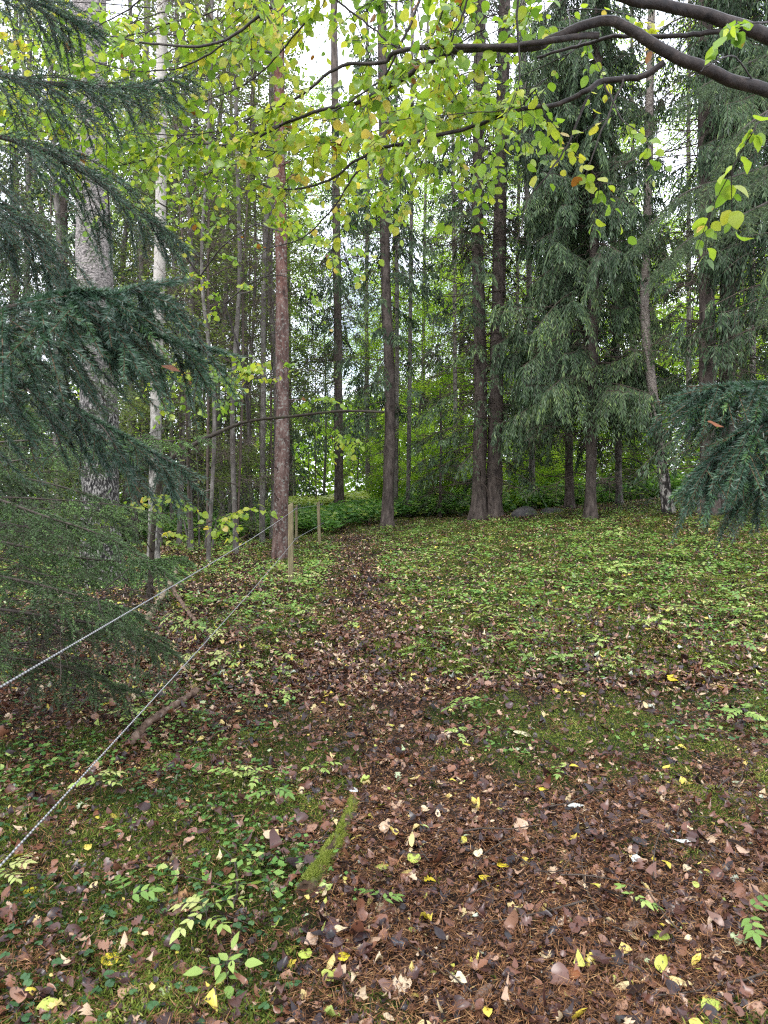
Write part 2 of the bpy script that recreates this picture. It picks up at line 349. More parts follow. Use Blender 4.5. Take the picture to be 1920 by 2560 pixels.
# wood sorrel ---------------------------------------------------
g = Geo()
def trefoils(x, y, size, hgt, mat_r):
    n = len(x); h = hgt * (.5 + rng.random(n)); tiltv = nrm(np.stack([rng.normal(size=n) * .2, rng.normal(size=n) * .2, np.ones(n)], -1))
    C = np.stack([x, y, H(x, y) + h], -1); a0 = rng.random(n) * 6.28; s = size * (.7 + .6 * rng.random(n))
    for k in range(3):
        a = a0 + k * 2.094
        D = np.stack([np.cos(a), np.sin(a), np.full(n, -.15)], -1)
        leaves(g, C, D, tiltv, s, s * 1.05, mat_r, 'round', .18, -.1, .04)
    P = np.stack([np.stack([x, y, H(x, y)], -1), C], 1); tubes(g, P, np.full((n, 2), .0007), 3, .8)
x, y = scatter(5200, 1.3, 5.2, 1.0, x1=-.15)
k = (fbm(x * 2, y * 2, 60, 3) > .47) & (rng.random(len(x)) < sst(-.1, -.6, x)); x, y = x[k], y[k]
trefoils(x, y, .015, .035, np.clip(rng.normal(size=len(x)) * .2 + .5, 0, 1))
x, y = scatter(2600, 4, 9, 1.0, x0=.4)
k = fbm(x * 1.4, y * 1.4, 63, 3) > .6; x, y = x[k], y[k]
trefoils(x, y, .018, .04, np.clip(rng.normal(size=len(x)) * .2 + .55, 0, 1))
g.build('wood_sorrel', M['clover'])['kind'] = 'stuff'
# low herbs over the clearing and lush herbs beyond it ----------
def herbs(g, x, y, hmin, hmax, size, nl, rlo=0, rhi=1):
    n = len(x); hh = hmin + (hmax - hmin) * rng.random(n); base = H(x, y); rr = rlo + (rhi - rlo) * rng.random(n)
    for k in range(nl):
        a = rng.random(n) * 6.28; f = .45 + .55 * rng.random(n)
        D = np.stack([np.cos(a), np.sin(a), rng.normal(size=n) * .25 - .1], -1)
        C = np.stack([x, y, base + hh * f], -1) + rng.normal(size=(n, 3)) * A(.05, .05, 0)
        s = size * (.6 + .8 * rng.random(n))
        N = nrm(np.stack([rng.normal(size=n) * .3, rng.normal(size=n) * .3, np.ones(n)], -1))
        kites(g, C, D, s, s * .62, np.clip(rr + rng.normal(size=n) * .12, 0, 1), False, N)
g = Geo()
x, y = scatter(9000, 7, 19, .6)
dens = np.where(x > xpath(y), .25 + .55 * (fbm(x * .8, y * .8, 31, 3) > .5), .75 * (fbm(x * .9, y * .9, 33, 3) > .45)) * (np.abs(x - xpath(y)) > .4)
k = rng.random(len(x)) < dens * sst(6.5, 9, y); x, y = x[k], y[k]
herbs(g, x, y, .04, .16, .055, 7, .55, 1)
x, y = scatter(5200, 2.6, 8, .9)
k = (np.abs(x - xpath(y)) > .55) & (fbm(x * 1.6, y * 1.6, 35, 3) > .5) & (rng.random(len(x)) < np.where(x > 0, sst(3.4, 5.5, y), .8)); x, y = x[k], y[k]
herbs(g, x, y, .02, .09, .034, 6, .2, .95)
g.build('low_herbs', M['herb'])['kind'] = 'stuff'
g = Geo()
x, y = scatter(30000, 17, 48, .5, wide=.7, off=1)
edge = np.where(x > -1.6, np.interp(x, [-1.6, -.6, 1, 3, 6, 30], [17, 19.5, 21.5, 20.3, 20.3, 20]), 18.5)
k = (y > edge) & (rng.random(len(x)) < np.where(x < -5, .5, 1)); x, y = x[k], y[k]
herbs(g, x, y, .3, np.where(x > 1, .95, .6), .15, 13, 0, 1)
g.build('undergrowth', M['herb'])['kind'] = 'stuff'

# ------------------------------------------------------------------ tree builders
def trunk(g, pts, r0, r1, flare=.5, S=18, ring=.18, lump=.05, m=0):
    pts = np.asarray(pts, float); Lg = np.linalg.norm(np.diff(pts, axis=0), axis=1).sum(); K = max(8, int(Lg / ring))
    P = spline(pts, K); h = np.linspace(0, Lg, K); u = h / Lg
    Rr = r0 + (r1 - r0) * u ** .9
    T = nrm(np.gradient(P, axis=0)); n1 = nrm(np.cross(T, A(0, 1, 0) + 0 * T)); n2 = np.cross(T, n1)
    a = np.arange(S) / S * 2 * np.pi; ph = rng.random(3) * 6.28
    lob = 1 + .35 * np.sin(4 * a + ph[0]) + .25 * np.sin(7 * a + ph[1])
    rad = Rr[:, None] * (1 + lump * rng.normal(size=(K, S)) * .5 + lump * np.sin(h[:, None] * 2.2 + 2 * a + ph[2])) + r0 * flare * np.exp(-h / (.9 * r0 + .13))[:, None] * lob
    V = P[:, None] + rad[..., None] * (np.cos(a)[:, None] * n1[:, None] + np.sin(a)[:, None] * n2[:, None])
    V[0, :, 2] -= .15
    i = np.arange(K - 1)[:, None] * S; j = np.arange(S); j2 = (j + 1) % S
    g.add(V, np.stack([i + j, i + j2, i + S + j2, i + S + j], -1).reshape(-1, 4), 0, m)
    return P

def branch_set(hs, azs, Ls, el, droop, lift, K=9, wob=.04):
    n = len(hs); t = np.linspace(0, 1, K)
    d = np.stack([np.cos(azs), np.sin(azs)], -1); s = np.stack([-np.sin(azs), np.cos(azs)], -1)
    z = Ls[:, None] * (el[:, None] * t - droop[:, None] * t ** 2 + lift[:, None] * t ** 3)
    xy = d[:, None] * (Ls[:, None] * t * (1 - .08 * t))[..., None]
    P = np.concatenate([xy, z[..., None] + hs[:, None, None]], -1)
    wv = np.cumsum(rng.normal(size=(n, K)), 1) * wob * Ls[:, None] / 3 * np.sqrt(t)
    P[..., :2] += s[:, None] * wv[..., None]; P[..., 2] += np.cumsum(rng.normal(size=(n, K)), 1) * wob * .5 * t
    return P

def spruce(gw, gf, hlo, hhi, Htot, Lmax, step=.42, per=5, droop=(.45, .75), lift=(.2, .4), el=(-.05, .15), sec_gap=.1, sec_len=.3, sec_drop=.6, shoot_gap=.06, shoot=.11, keep=.9,
           bare=.15, r0=.018, tone=(.1, .8), lod='kite', shoot_w=.026, Lfun=None, nn=24, swood=.004, patch=.0):
    hs = np.repeat(np.arange(hlo, hhi, step), per); hs = hs + rng.normal(size=len(hs)) * step * .25; n = len(hs)
    az = np.arange(n) * 2.3999 + rng.normal(size=n) * .3
    Ls = (Lfun(hs) if Lfun else Lmax * (1 - hs / Htot) ** .75) * (.65 + .5 * rng.random(n))
    u = lambda a: a[0] + (a[1] - a[0]) * rng.random(n)
    P = branch_set(hs, az, Ls, u(el), u(droop), u(lift))
    tt = np.linspace(0, 1, P.shape[1])
    rb = np.clip(Ls / 3, .3, 1.3) * r0
    tubes(gw, P, rb[:, None] * (1.02 - .9 * tt) + .0015, 5, rng.random(n))
    out_c, out_d, out_t = [], [], []
    for lo, hi in zip(*[np.percentile(Ls, q) for q in ((0, 25, 50, 75), (25, 50, 75, 100))]):
        sel = (Ls >= lo) & ((Ls < hi) | (hi == Ls.max())); Pb, Lb = P[sel], Ls[sel]
        if len(Pb) == 0: continue
        Ms = max(4, int(Lb.mean() * (1 - bare) / sec_gap)); t = bare + (1 - bare) * (np.arange(Ms) + .5) / Ms
        t = np.clip(t + rng.normal(size=(len(Pb), Ms)) * .3 / Ms, .02, .995)
        c, tg = at_poly(Pb, t)
        for sg in (-1, 1):
            sv = nrm(np.cross(tg, UP)) * sg
            ln = sec_len * np.clip(Lb / 2, .5, 1.3)[:, None] * (1.15 - .75 * t) * (.55 + .7 * rng.random(t.shape))
            dr = nrm(tg * .75 + sv * .75 + rng.normal(size=c.shape) * .12)
            w_ = np.linspace(0, 1, 4)[:, None]
            S_ = c[:, :, None] + dr[:, :, None] * (ln[..., None, None] * w_) * (1 - .3 * sec_drop * w_) - UP * (ln[..., None, None] * sec_drop * w_ ** 1.6)
            S_ = S_.reshape(-1, 4, 3); lnf = ln.reshape(-1)
            ok = rng.random(len(S_)) < keep
            if patch:                          # bare and full patches along the crown
                pc = S_[:, 0]; ok &= fbm(pc[:, 0] * .9 + pc[:, 2] * .5, pc[:, 1] * .9 - pc[:, 2] * .6, 5, 3) > patch
            S_, lnf = S_[ok], lnf[ok]
            if swood: tubes(gw, S_, np.full((len(S_), 4), swood) * np.linspace(1, .4, 4), 3, .3)
            Q = max(2, int(lnf.mean() / shoot_gap)) if len(lnf) else 2
            tq = np.clip((np.arange(Q) + .5) / Q + rng.normal(size=(len(S_), Q)) * .2 / Q, 0, .98)
            cs, ts = at_poly(S_, tq)
            for s2 in (-1, 1):
                sv2 = nrm(np.cross(ts, UP + .01)) * s2
                d2 = nrm(ts * .7 + sv2 * .6 - UP * sec_drop * .45 + rng.normal(size=cs.shape) * .15)
                out_c.append(cs.reshape(-1, 3)); out_d.append(d2.reshape(-1, 3))
            out_c.append(S_[:, -1]); out_d.append(nrm(S_[:, -1] - S_[:, -2]))
        out_c.append(Pb[:, -1]); out_d.append(nrm(Pb[:, -1] - Pb[:, -2]))
    C = np.concatenate(out_c); D = np.concatenate(out_d); n = len(C)
    r = np.clip(tone[0] + (tone[1] - tone[0]) * fbm(C[:, 0] * 1.3 + 9, C[:, 2] * 1.3 + C[:, 1], 8, 3) + rng.normal(size=n) * .2, 0, 1)
    L = shoot * (.6 + .7 * rng.random(n))
    if lod == 'kite': kites(gf, C, D, L, shoot_w, r, True)
    elif lod == 'kite1': kites(gf, C, D, L, shoot_w, r, False)
    else:
        tubes(gw, np.stack([C, C + D * L[:, None]], 1), np.full((n, 2), .0013), 3, .9, 1)
        needles(gf, C, D, L, nn, .015, shoot_w, r)
    return P

def dead_branches(gw, hlo, hhi, n, Lm, droop=(.1, .6), r0=.012, side=True, az=None):
    hs = hlo + (hhi - hlo) * rng.random(n); az = rng.random(n) * 6.28 if az is None else az
    Ls = Lm * (.4 + .8 * rng.random(n))
    P = branch_set(hs, az, Ls, .15 * rng.normal(size=n), droop[0] + (droop[1] - droop[0]) * rng.random(n), .1 + .3 * rng.random(n), 9, .1)
    tt = np.linspace(0, 1, 9); tubes(gw, P, r0 * (1.02 - .9 * tt) * np.clip(Ls / 2, .4, 1.2)[:, None] + .002, 4, .3)
    if side:
        t = .2 + .8 * rng.random((n, 11)); c, tg = at_poly(P, t); sv = nrm(np.cross(tg, UP)) * rng.choice([-1, 1], (n, 11))[..., None]
        ln = (.15 + .5 * rng.random((n, 11))) * Ls[:, None] * .38
        w_ = np.linspace(0, 1, 4)[:, None]
        dr = nrm(tg * .7 + sv * .7 + rng.normal(size=c.shape) * .25)
        S_ = (c[:, :, None] + dr[:, :, None] * ln[..., None, None] * w_ - UP * ln[..., None, None] * w_ ** 2 * .45).reshape(-1, 4, 3)
        tubes(gw, S_, np.full((len(S_), 4), .0035) * np.linspace(1.2, .5, 4), 3, .3)
        c2, t2 = at_poly(S_, np.clip(rng.random((len(S_), 4)), .1, 1))
        d2 = nrm(t2 + rng.normal(size=c2.shape) * .7 - UP * .3); l2 = .08 + .2 * rng.random(c2.shape[:2])
        tubes(gw, np.stack([c2, c2 + d2 * l2[..., None]], 2).reshape(-1, 2, 3), np.full((c2.shape[0] * 4, 2), .0022), 3, .3)

def leafy(gw, gf, Ht, crown_lo, spread, nl, size, nprim=26, stems=1, lean=.03, clump=.32, r0=.06, cross=False):
    """deciduous tree: stems, limbs, twigs and leaf clumps along them"""
    for s in range(stems):
        a = rng.random() * 6.28; off = A(np.cos(a), np.sin(a), 0) * (.25 if stems > 1 else 0); lean_ = (.35 if stems > 1 else lean)
        K = 10; t = np.linspace(0, 1, K); hh = Ht * (1 if s == 0 else .6 + .4 * rng.random())
        P = off + np.stack([np.cos(a) * lean_ * hh * t ** 1.4, np.sin(a) * lean_ * hh * t ** 1.4, hh * t], -1)
        P[1:, :2] += np.cumsum(rng.normal(size=(K - 1, 2)), 0) * .012 * hh / 3; P[0, 2] -= .2
        tubes(gw, P, r0 * (1.03 - .95 * t), 7, .5)
        n = max(4, nprim // stems)
        th = crown_lo / Ht + (1 - crown_lo / Ht) * rng.random(n) ** .8
        c, tg = at_poly(P[None], th[None]); c = c[0]
        az = np.arange(n) * 2.4 + rng.normal(size=n) * .4; Ls = spread * (1.1 - .75 * th) * (.6 + .6 * rng.random(n))
        B = branch_set(np.zeros(n), az, Ls, .35 + .4 * rng.random(n), .1 + .3 * rng.random(n), np.zeros(n), 7, .1) + c[:, None]
        tubes(gw, B, r0 * .3 * (1.05 - .95 * np.linspace(0, 1, 7)) * np.ones((n, 1)) + .003, 4, .5)
        Mq = 9; tq = .25 + .75 * rng.random((n, Mq)); cc, tt = at_poly(B, tq)
        d = nrm(tt + rng.normal(size=cc.shape) * .7); l = (.3 + .6 * rng.random((n, Mq))) * Ls[:, None] * .4
        S_ = cc[:, :, None] + d[:, :, None] * (l[..., None, None] * np.linspace(0, 1, 4)[:, None]) - UP * (l[..., None, None] * .25 * np.linspace(0, 1, 4)[:, None] ** 2)
        S_ = S_.reshape(-1, 4, 3); tubes(gw, S_, np.full((len(S_), 4), .006) * np.linspace(1.2, .4, 4), 3, .5)
        N = nl // stems; k = rng.integers(0, len(S_), N); p, tg2 = at_poly(S_[k], rng.random((N, 1)))
        C = p[:, 0] + rng.normal(size=(N, 3)) * clump * A(1, 1, .6) * .5
        tone = hsh(k.astype(np.int64), k.astype(np.int64) * 7, 3) * .5
        aa = rng.random(N) * 6.28
        D = nrm(np.stack([np.cos(aa), np.sin(aa), -.3 + rng.normal(size=N) * .35], -1))
        Nn = nrm(np.stack([rng.normal(size=N) * .55, rng.normal(size=N) * .55, np.ones(N)], -1))
        L = size * (.6 + .8 * rng.random(N))
        kites(gf, C, D, L, L * .72, np.clip(tone + .5 * rng.random(N), 0, 1), False, Nn)

# ------------------------------------------------------------------ trees that stand in view
def base_at(x, d): X = (x - 960) / FPX * d; return gp(X, d)
def stand(name, bx, d, label, bark, dia, top=None, dia1=None, group=None, flare=.5, mid=None, h=None, cat='tree', crown=None, rz=None, lump=.05):
    """a trunk from its foot to (top px at row 0), with crown meshes copied in"""
    b = base_at(bx, d); tx = bx if top is None else top
    ztop = h if h else EYE + 1400 / FPX * d - b[2] + 1
    frac = ztop / (EYE + HZ / FPX * d - b[2])
    pts = [A(0, 0, 0)]
    for (mx_, my_) in (mid or []): p = px(mx_, my_, d); pts.append(p - b)
    e = px(bx + (tx - bx) * frac, 0, d) - b; e[2] = ztop; pts.append(e)
    if len(pts) == 2: pts = [pts[0], e * .33 + A(rng.normal() * .03, 0, 0), e * .66 + A(rng.normal() * .04, 0, 0), e]
    o = thing(name, b, label, cat, group)
    g = Geo(); Pt = trunk(g, pts, dia / 2, (dia1 or dia * .6) / 2, flare, lump=lump)
    ns = 26 if dia > .2 else 12; k_ = rng.integers(3, len(Pt) - 1, ns); a_ = rng.random(ns) * 6.28; dd_ = np.stack([np.cos(a_), np.sin(a_), rng.normal(size=ns) * .35], -1)
    tubes(g, Pt[k_][:, None] + dd_[:, None] * (dia * .3 + (.04 + .3 * rng.random((ns, 1))) * np.linspace(0, 1, 3))[..., None], np.full((ns, 3), 1.) * (.006 + .012 * rng.random((ns, 1))) * np.linspace(1.2, .5, 3), 5)
    g.build('trunk', M[bark], o)
    if crown:
        ang = math.atan2(e[0], e[2])
        for pname, me in crown:
            c = link(pname, me, o); c.rotation_euler = (0, ang, 0) if rz is None else (0, ang, rz)
    return o

# spruce crowns used by several trees (one mesh per kind of crown)
def crown_pair(fn, wm=None, fm=None):
    gw, gf = Geo(), Geo(); fn(gw, gf)
    return [('branches', gw.mesh('branches', wm or [M['dead_twig'], M['shoot_stem']])), ('foliage', gf.mesh('foliage', fm or M['spruce'], False))]
def c_hang(gw, gf):
    spruce(gw, gf, 2.9, 13.8, 24, 2.6, .42, 6, (.55, .95), (.3, .5), (.0, .25), .09, .85, 1.15, .05, .15, .95, .1, .02, (.05, .95), shoot_w=.027, patch=.27)
    dead_branches(gw, .8, 5, 45, 1.9)
def c_hang2(gw, gf):
    spruce(gw, gf, 4.0, 13.3, 22, 2.3, .42, 6, (.6, 1.0), (.3, .55), (.0, .25), .09, .82, 1.15, .05, .15, .95, .1, .02, (.05, .9), shoot_w=.027, patch=.3)
    dead_branches(gw, .6, 5, 40, 1.9)
def c_open(gw, gf):
    spruce(gw, gf, 2.0, 17, 27, 2.6, .6, 5, (.4, .8), (.2, .45), (-.1, .15), .14, .5, .8, .075, .14, .75, .3, .016, (.1, .9), shoot_w=.036, patch=.42)
    dead_branches(gw, 1.0, 15, 150, 2.3)
def c_thin(gw, gf):
    spruce(gw, gf, 3.5, 17, 24, 2.2, .55, 5, (.5, .9), (.2, .45), (-.05, .15), .12, .6, 1.0, .075, .15, .85, .2, .016, (.05, .8), shoot_w=.04, patch=.34)
    dead_branches(gw, 1.0, 9, 50, 1.7)
def c_far(gw, gf):
    spruce(gw, gf, .8, 19, 23, 3.2, .6, 5, (.45, .85), (.25, .45), (0, .2), .2, .6, .9, .13, .2, .85, .12, .018, (.0, .7), lod='kite1', shoot_w=.075, swood=0, patch=.33)
def c_low(gw, gf):
    spruce(gw, gf, .5, 3.4, 9, 1.9, .4, 5, (.3, .6), (.2, .4), (-.05, .1), .12, .42, .5, .07, .12, .6, .3, .012, (.2, 1), shoot_w=.028, patch=.45)
    dead_branches(gw, .3, 3, 25, 1.6)
CR = {k.__name__: crown_pair(k) for k in (c_hang, c_hang2, c_open, c_thin, c_far, c_low)}

stand('aspen_tree', 255, 10, 'thickest pale trunk on the left, black and furrowed towards its foot', 'aspen_bark', .56, 224, .43, mid=[(247, 1000), (232, 500)], flare=.3)
stand('birch_tree', 384, 13, 'slim pale grey trunk just right of the thick pale one', 'slim_bark', .22, 403, .2, mid=[(392, 950), (402, 500)], flare=.3)
stand('pine_tree', 700, 13, 'reddish pine trunk with flaking lichen-grey bark behind the nearest fence post', 'pine_bark', .3, 696, .17, mid=[(706, 1050), (704, 700), (699, 350)], flare=.35)
stand('spruce_tree', 968, 19, 'dark spruce trunk at the end of the footpath with mossy foot', 'spruce_bark', .34, 955, .24, mid=[(975, 1000), (962, 600)], crown=CR['c_thin'] , rz=.4, flare=.55)
stand('spruce_tree', 848, 27, 'spruce trunk standing in green herbs between the pine and the footpath end', 'spruce_bark', .37, 835, .25, crown=CR['c_thin'], rz=2.5)
stand('spruce_tree', 1196, 19, 'left one of two tall spruce trunks grown together at the foot', 'spruce_bark', .4, 1204, .3, mid=[(1202, 950), (1194, 560)], crown=CR['c_open'], rz=1.0, flare=.6)
stand('spruce_tree', 1234, 19.1, 'right one of two tall spruce trunks grown together at the foot', 'spruce_bark', .46, 1262, .32, mid=[(1240, 1000), (1250, 560)], crown=CR['c_open'], rz=3.6, flare=.6)
stand('spruce_tree', 1476, 16.5, 'spruce with curtains of hanging dark green twigs behind the boulder', 'spruce_bark', .27, 1500, .2, crown=CR['c_hang'], rz=2.0)
stand('spruce_tree', 1424, 19.5, 'dark thin spruce trunk just right of the boulder under hanging twigs', 'spruce_bark', .24, 1405, .18, crown=CR['c_hang2'], rz=.2)
stand('spruce_tree', 1773, 15, 'left trunk of the close dark pair behind the near right-hand spruce bough', 'spruce_bark', .36, 1765, .28, crown=CR['c_open'], rz=4.1)
stand('spruce_tree', 1815, 15.4, 'right trunk of the close dark pair behind the near right-hand spruce bough', 'spruce_bark', .36, 1828, .28, crown=CR['c_open'], rz=5.2)
stand('birch_tree', 1672, 16, 'leaning birch with black and white flaking bark below the right spruces', 'birch_bark', .26, 1640, .17, mid=[(1634, 1000), (1612, 780), (1618, 560)], flare=.3)
stand('spruce_tree', 1548, 19, 'slender dark trunk between the leaning birch and the hanging spruce', 'gray_bark', .19, 1520, .14, flare=.4, crown=CR['c_low'], rz=1)
stand('alder_tree', 1331, 22, 'thin straight grey trunk above the dark boulder', 'gray_bark', .21, 1310, .15, flare=.4)
stand('alder_tree', 990, 23, 'thin grey trunk close behind the dark spruce at the path end', 'gray_bark', .14, 992, .1)
stand('alder_tree', 1020, 22.5, 'thin grey trunk standing second behind the path end spruce', 'gray_bark', .15, 1028, .1)
stand('spruce_tree', 1960, 13, 'spruce just outside the right edge on the crest with drooping boughs reaching in', 'spruce_bark', .3, 1985, .25, crown=CR['c_hang2'], rz=2.2)
stand('spruce_tree', 1100, 21.5, 'low bushy spruce boughs under the twin spruce trunks', 'spruce_bark', .1, h=4, crown=CR['c_low'], rz=2.2)

gw_, gf_ = Geo(), Geo(); leafy(gw_, gf_, 17, 3.5, 2.0, 4200, .075, 46, r0=.03, clump=.5); dead_branches(gw_, 1, 12, 40, 1.3, (-.3, .3), .008)
TC = [('limbs', gw_.mesh('limbs', M['dead_twig'])), ('foliage', gf_.mesh('foliage', M['dull_leaf'], False))]
gw_, gf_ = Geo(), Geo(); leafy(gw_, gf_, 19, 6, 3.0, 10000, .085, 50, r0=.03, clump=.6)
TC2 = [('limbs', gw_.mesh('limbs', M['dead_twig'])), ('foliage', gf_.mesh('foliage', M['far_leaf'], False))]
def thin_trunk(bx, d, tx, dia, bark, label, group='thin trunks of the left thicket'):
    a_ = rng.normal() * 14; stand('thicket_tree', bx, d, label, bark, dia, tx + a_ * 2, dia * .6, group, .3, mid=[(bx + a_, 1020), (bx * .6 + tx * .4 - a_ * .6, 680), (tx + a_, 330)], lump=.03, crown=TC, rz=rng.random() * 6.28)
LT = 'thin sparsely leaved trunk in the crowded thicket left of the pine'
for bx, d, tx, dia in ((520, 12.5, 505, .075), (590, 14, 600, .11), (478, 15, 470, .12), (655, 17, 672, .15), (683, 18.5, 676, .2), (630, 19, 640, .1), (560, 21, 548, .16), (448, 17, 430, .13),
                       (430, 20, 440, .12), (500, 24, 520, .2), (610, 25, 625, .22), (340, 18, 350, .15), (150, 16, 140, .17), (60, 19, 75, .2), (110, 23, 100, .2), (310, 22, 330, .2), (540, 28, 530, .22), (665, 30, 650, .24), (400, 27, 385, .25), (580, 32, 590, .2)):
    thin_trunk(bx, d, tx, dia, 'gray_bark', LT)
for bx, d, tx, dia in ((1140, 30, 1130, .2), (1290, 31, 1300, .2), (1395, 28, 1390, .2), (1590, 27, 1580, .2), (1720, 26, 1725, .2), (1880, 24, 1885, .22), (920, 36, 915, .25), (1060, 38, 1070, .22)):
    stand('alder_tree', bx, d, 'grey trunk far back among bright leaves right of the footpath', 'gray_bark', dia, tx, dia * .6, 'grey trunks among the bright leaves', .3, crown=TC2, rz=rng.random() * 6.28)

# far spruces and leafy trees ----------------------------------------
def clone(name, parts, loc, rz, s, label, cat, group):
    o = thing(name, loc, label, cat, group, rz); o.scale = (s, s, s)
    for pn, me in parts: link(pn, me, o)
    return o
gt = Geo(); trunk(gt, [(0, 0, -.2), (.05, 0, 7), (0, .05, 14), (0, 0, 21)], .2, .03)
far_spruce = CR['c_far'] + [('trunk', gt.mesh('trunk', M['spruce_bark']))]
for i, (X, Y, s) in enumerate(((-9, 19, .9), (-6.6, 24, 1), (-13, 24, 1.1), (-10.2, 29, 1.1), (-16, 21, 1), (-4.6, 33, .9), (-12.5, 16, .9), (4.2, 37, 1), (9.5, 36, 1.05), (17.5, 33, 1.1), (21, 27, 1), (.6, 42, 1.05), (-19, 30, 1.2), (20, 33, 1.2), (7, 42, 1.1))):
    clone('far_spruce', far_spruce, gp(X, Y), i * 1.7, s, 'dark spruce behind the thin trunks left of the pine' if X < -2 else 'dark spruce far behind the twin spruce trunks', 'spruce tree',
          'far spruces on the left' if X < -2 else 'far spruces on the right')
def leafy_parts(mat, *a, **k):
    gw, gf = Geo(), Geo(); leafy(gw, gf, *a, **k)
    return [('trunk', gw.mesh('trunk', M['gray_bark'])), ('foliage', gf.mesh('foliage', M[mat], False))]
LF = [leafy_parts('far_leaf', 12, 1.2, 3.2, 17000, .085, 46, clump=.55, r0=.1), leafy_parts('far_leaf', 9, .6, 2.8, 15000, .085, 44, clump=.5, r0=.08), leafy_parts('far_leaf', 4.2, .3, 1.5, 13000, .08, 40, stems=5, clump=.4, r0=.03)]
LD = [leafy_parts('dull_leaf', 11, 2.0, 2.6, 9000, .075, 40, clump=.5, r0=.07), leafy_parts('dull_leaf', 4, .4, 1.5, 5500, .06, 36, stems=5, clump=.35, r0=.025)]
k = 0
for X, Y, v, s in ((6.2, 31, 1, .9), (12, 32, 0, 1), (15.5, 30, 1, 1), (1.5, 33, 0, 1), (5, 35, 0, 1.1), (9, 37, 0, 1.15), (14, 36, 0, 1.2), (19, 34, 0, 1.2), (-1, 40, 1, 1.1), (3, 44, 0, 1.25),
                   (11, 46, 0, 1.4), (18, 44, 0, 1.4), (25, 42, 0, 1.4), (-6, 46, 0, 1.2), (7, 50, 0, 1.5), (-1, 52, 0, 1.4), (23, 30, 1, 1.2)):
    clone('leafy_tree', LF[v], gp(X, Y), k * 2.1, s, 'bright yellow-green leafy tree far behind the spruces', 'tree', 'bright leafy trees in the background'); k += 1
for X, Y, s in ((2.1, 23.5, .8), (4.4, 22.8, .7), (6.4, 23.6, .8), (8.4, 22.6, .75), (10.6, 23.2, .8), (12.6, 22.6, .8), (.3, 26, .7), (1.4, 29.5, .9), (7.4, 27.5, 1), (5.4, 26.3, 1), (3.3, 31, 1), (14.5, 22.8, .8), (10, 28, 1.1), (16, 23, 1)):
    clone('leafy_bush', LF[2], gp(X, Y), k * 2.1, s, 'bright green leafy bush behind the far edge of the clearing', 'bush', 'bright bushes behind the clearing'); k += 1
for X, Y, v, s in ((-4.2, 15.5, 1, 1), (-5.6, 17, 0, .9), (-3.4, 19, 1, 1), (-7.5, 18, 1, 1.1), (-5, 22, 0, 1), (-8, 22, 0, 1), (-4, 27, 0, 1.1), (-7.5, 28, 0, 1.1), (-11, 25, 0, 1.1), (-10, 15, 1, 1), (-6.3, 13.2, 1, .8), (-3.2, 36, 0, 1.2), (-8.5, 36, 0, 1.3), (-13, 34, 0, 1.3), (-14, 19, 0, 1), (-11, 20, 1, 1.2)):
    clone('thicket_bush' if v else 'thicket_sapling', LD[v], gp(X, Y), k * 2.1, s, 'loose dull green leafy bush in the left thicket' if v else 'tall loose leafy sapling in the left thicket', 'bush' if v else 'tree',
          'bushes of the left thicket' if v else 'saplings of the left thicket'); k += 1
for X, Y, s in ((-3, 30, 1), (-6, 32, 1.1), (-9.5, 33, 1.1), (.8, 35, 1), (-1.6, 38, 1.1), (3.6, 39, 1.1), (6.5, 36, 1.1), (-13, 30, 1.1), (-4.5, 42, 1.2), (-9, 44, 1.3), (10, 41, 1.2), (15, 39, 1.2), (-16, 38, 1.3), (20, 40, 1.3)):
    clone('leafy_tree', [('trunk', TC2[0][1]), ('foliage', TC2[1][1])], gp(X, Y), k * 2.1, s * .95, 'tall airy leafy tree against the white sky far behind', 'tree', 'tall airy trees against the sky'); k += 1
gm2 = Geo(); n = 26000; Y = 27 + 26 * rng.random(n); X = -5.2 + 4.6 * rng.random(n) - .03 * (Y - 27)
herbs(gm2, X, Y, .25, .7, .2, 3, .75, 1)
tag(gm2.build('meadow_grass', M['seedling']), kind='stuff')
# the far wood: one mass
gf = Geo()
n = 90000
a = R(90) + (rng.random(n) - .5) * 1.9; rr = 56 + 14 * rng.random(n)
X, Y = rr * np.cos(a), rr * np.sin(a); top = 5 + 7 * fbm(X * .16 + 40, Y * .1, 50, 4) + 9 * sst(0, 22, X)
Z = H(X, np.clip(Y, 0, 60)) + top * rng.random(n) ** .8
kk = (fbm(X * .3, Z * .35, 52, 3) > .43) | (Z - H(X, np.clip(Y, 0, 60)) < 5.5); X, Y, Z = X[kk], Y[kk], Z[kk]; n = len(X)
kites(gf, np.stack([X, Y, Z], -1), rng.normal(size=(n, 3)) * A(1, 1, .4), .35 + .3 * rng.random(n), .28, np.clip(fbm(X * .4, Z * .5, 53, 3) + rng.normal(size=n) * .15, 0, 1), False)
tag(gf.build('far_wood', M['far_leaf'], smooth=False), kind='stuff')

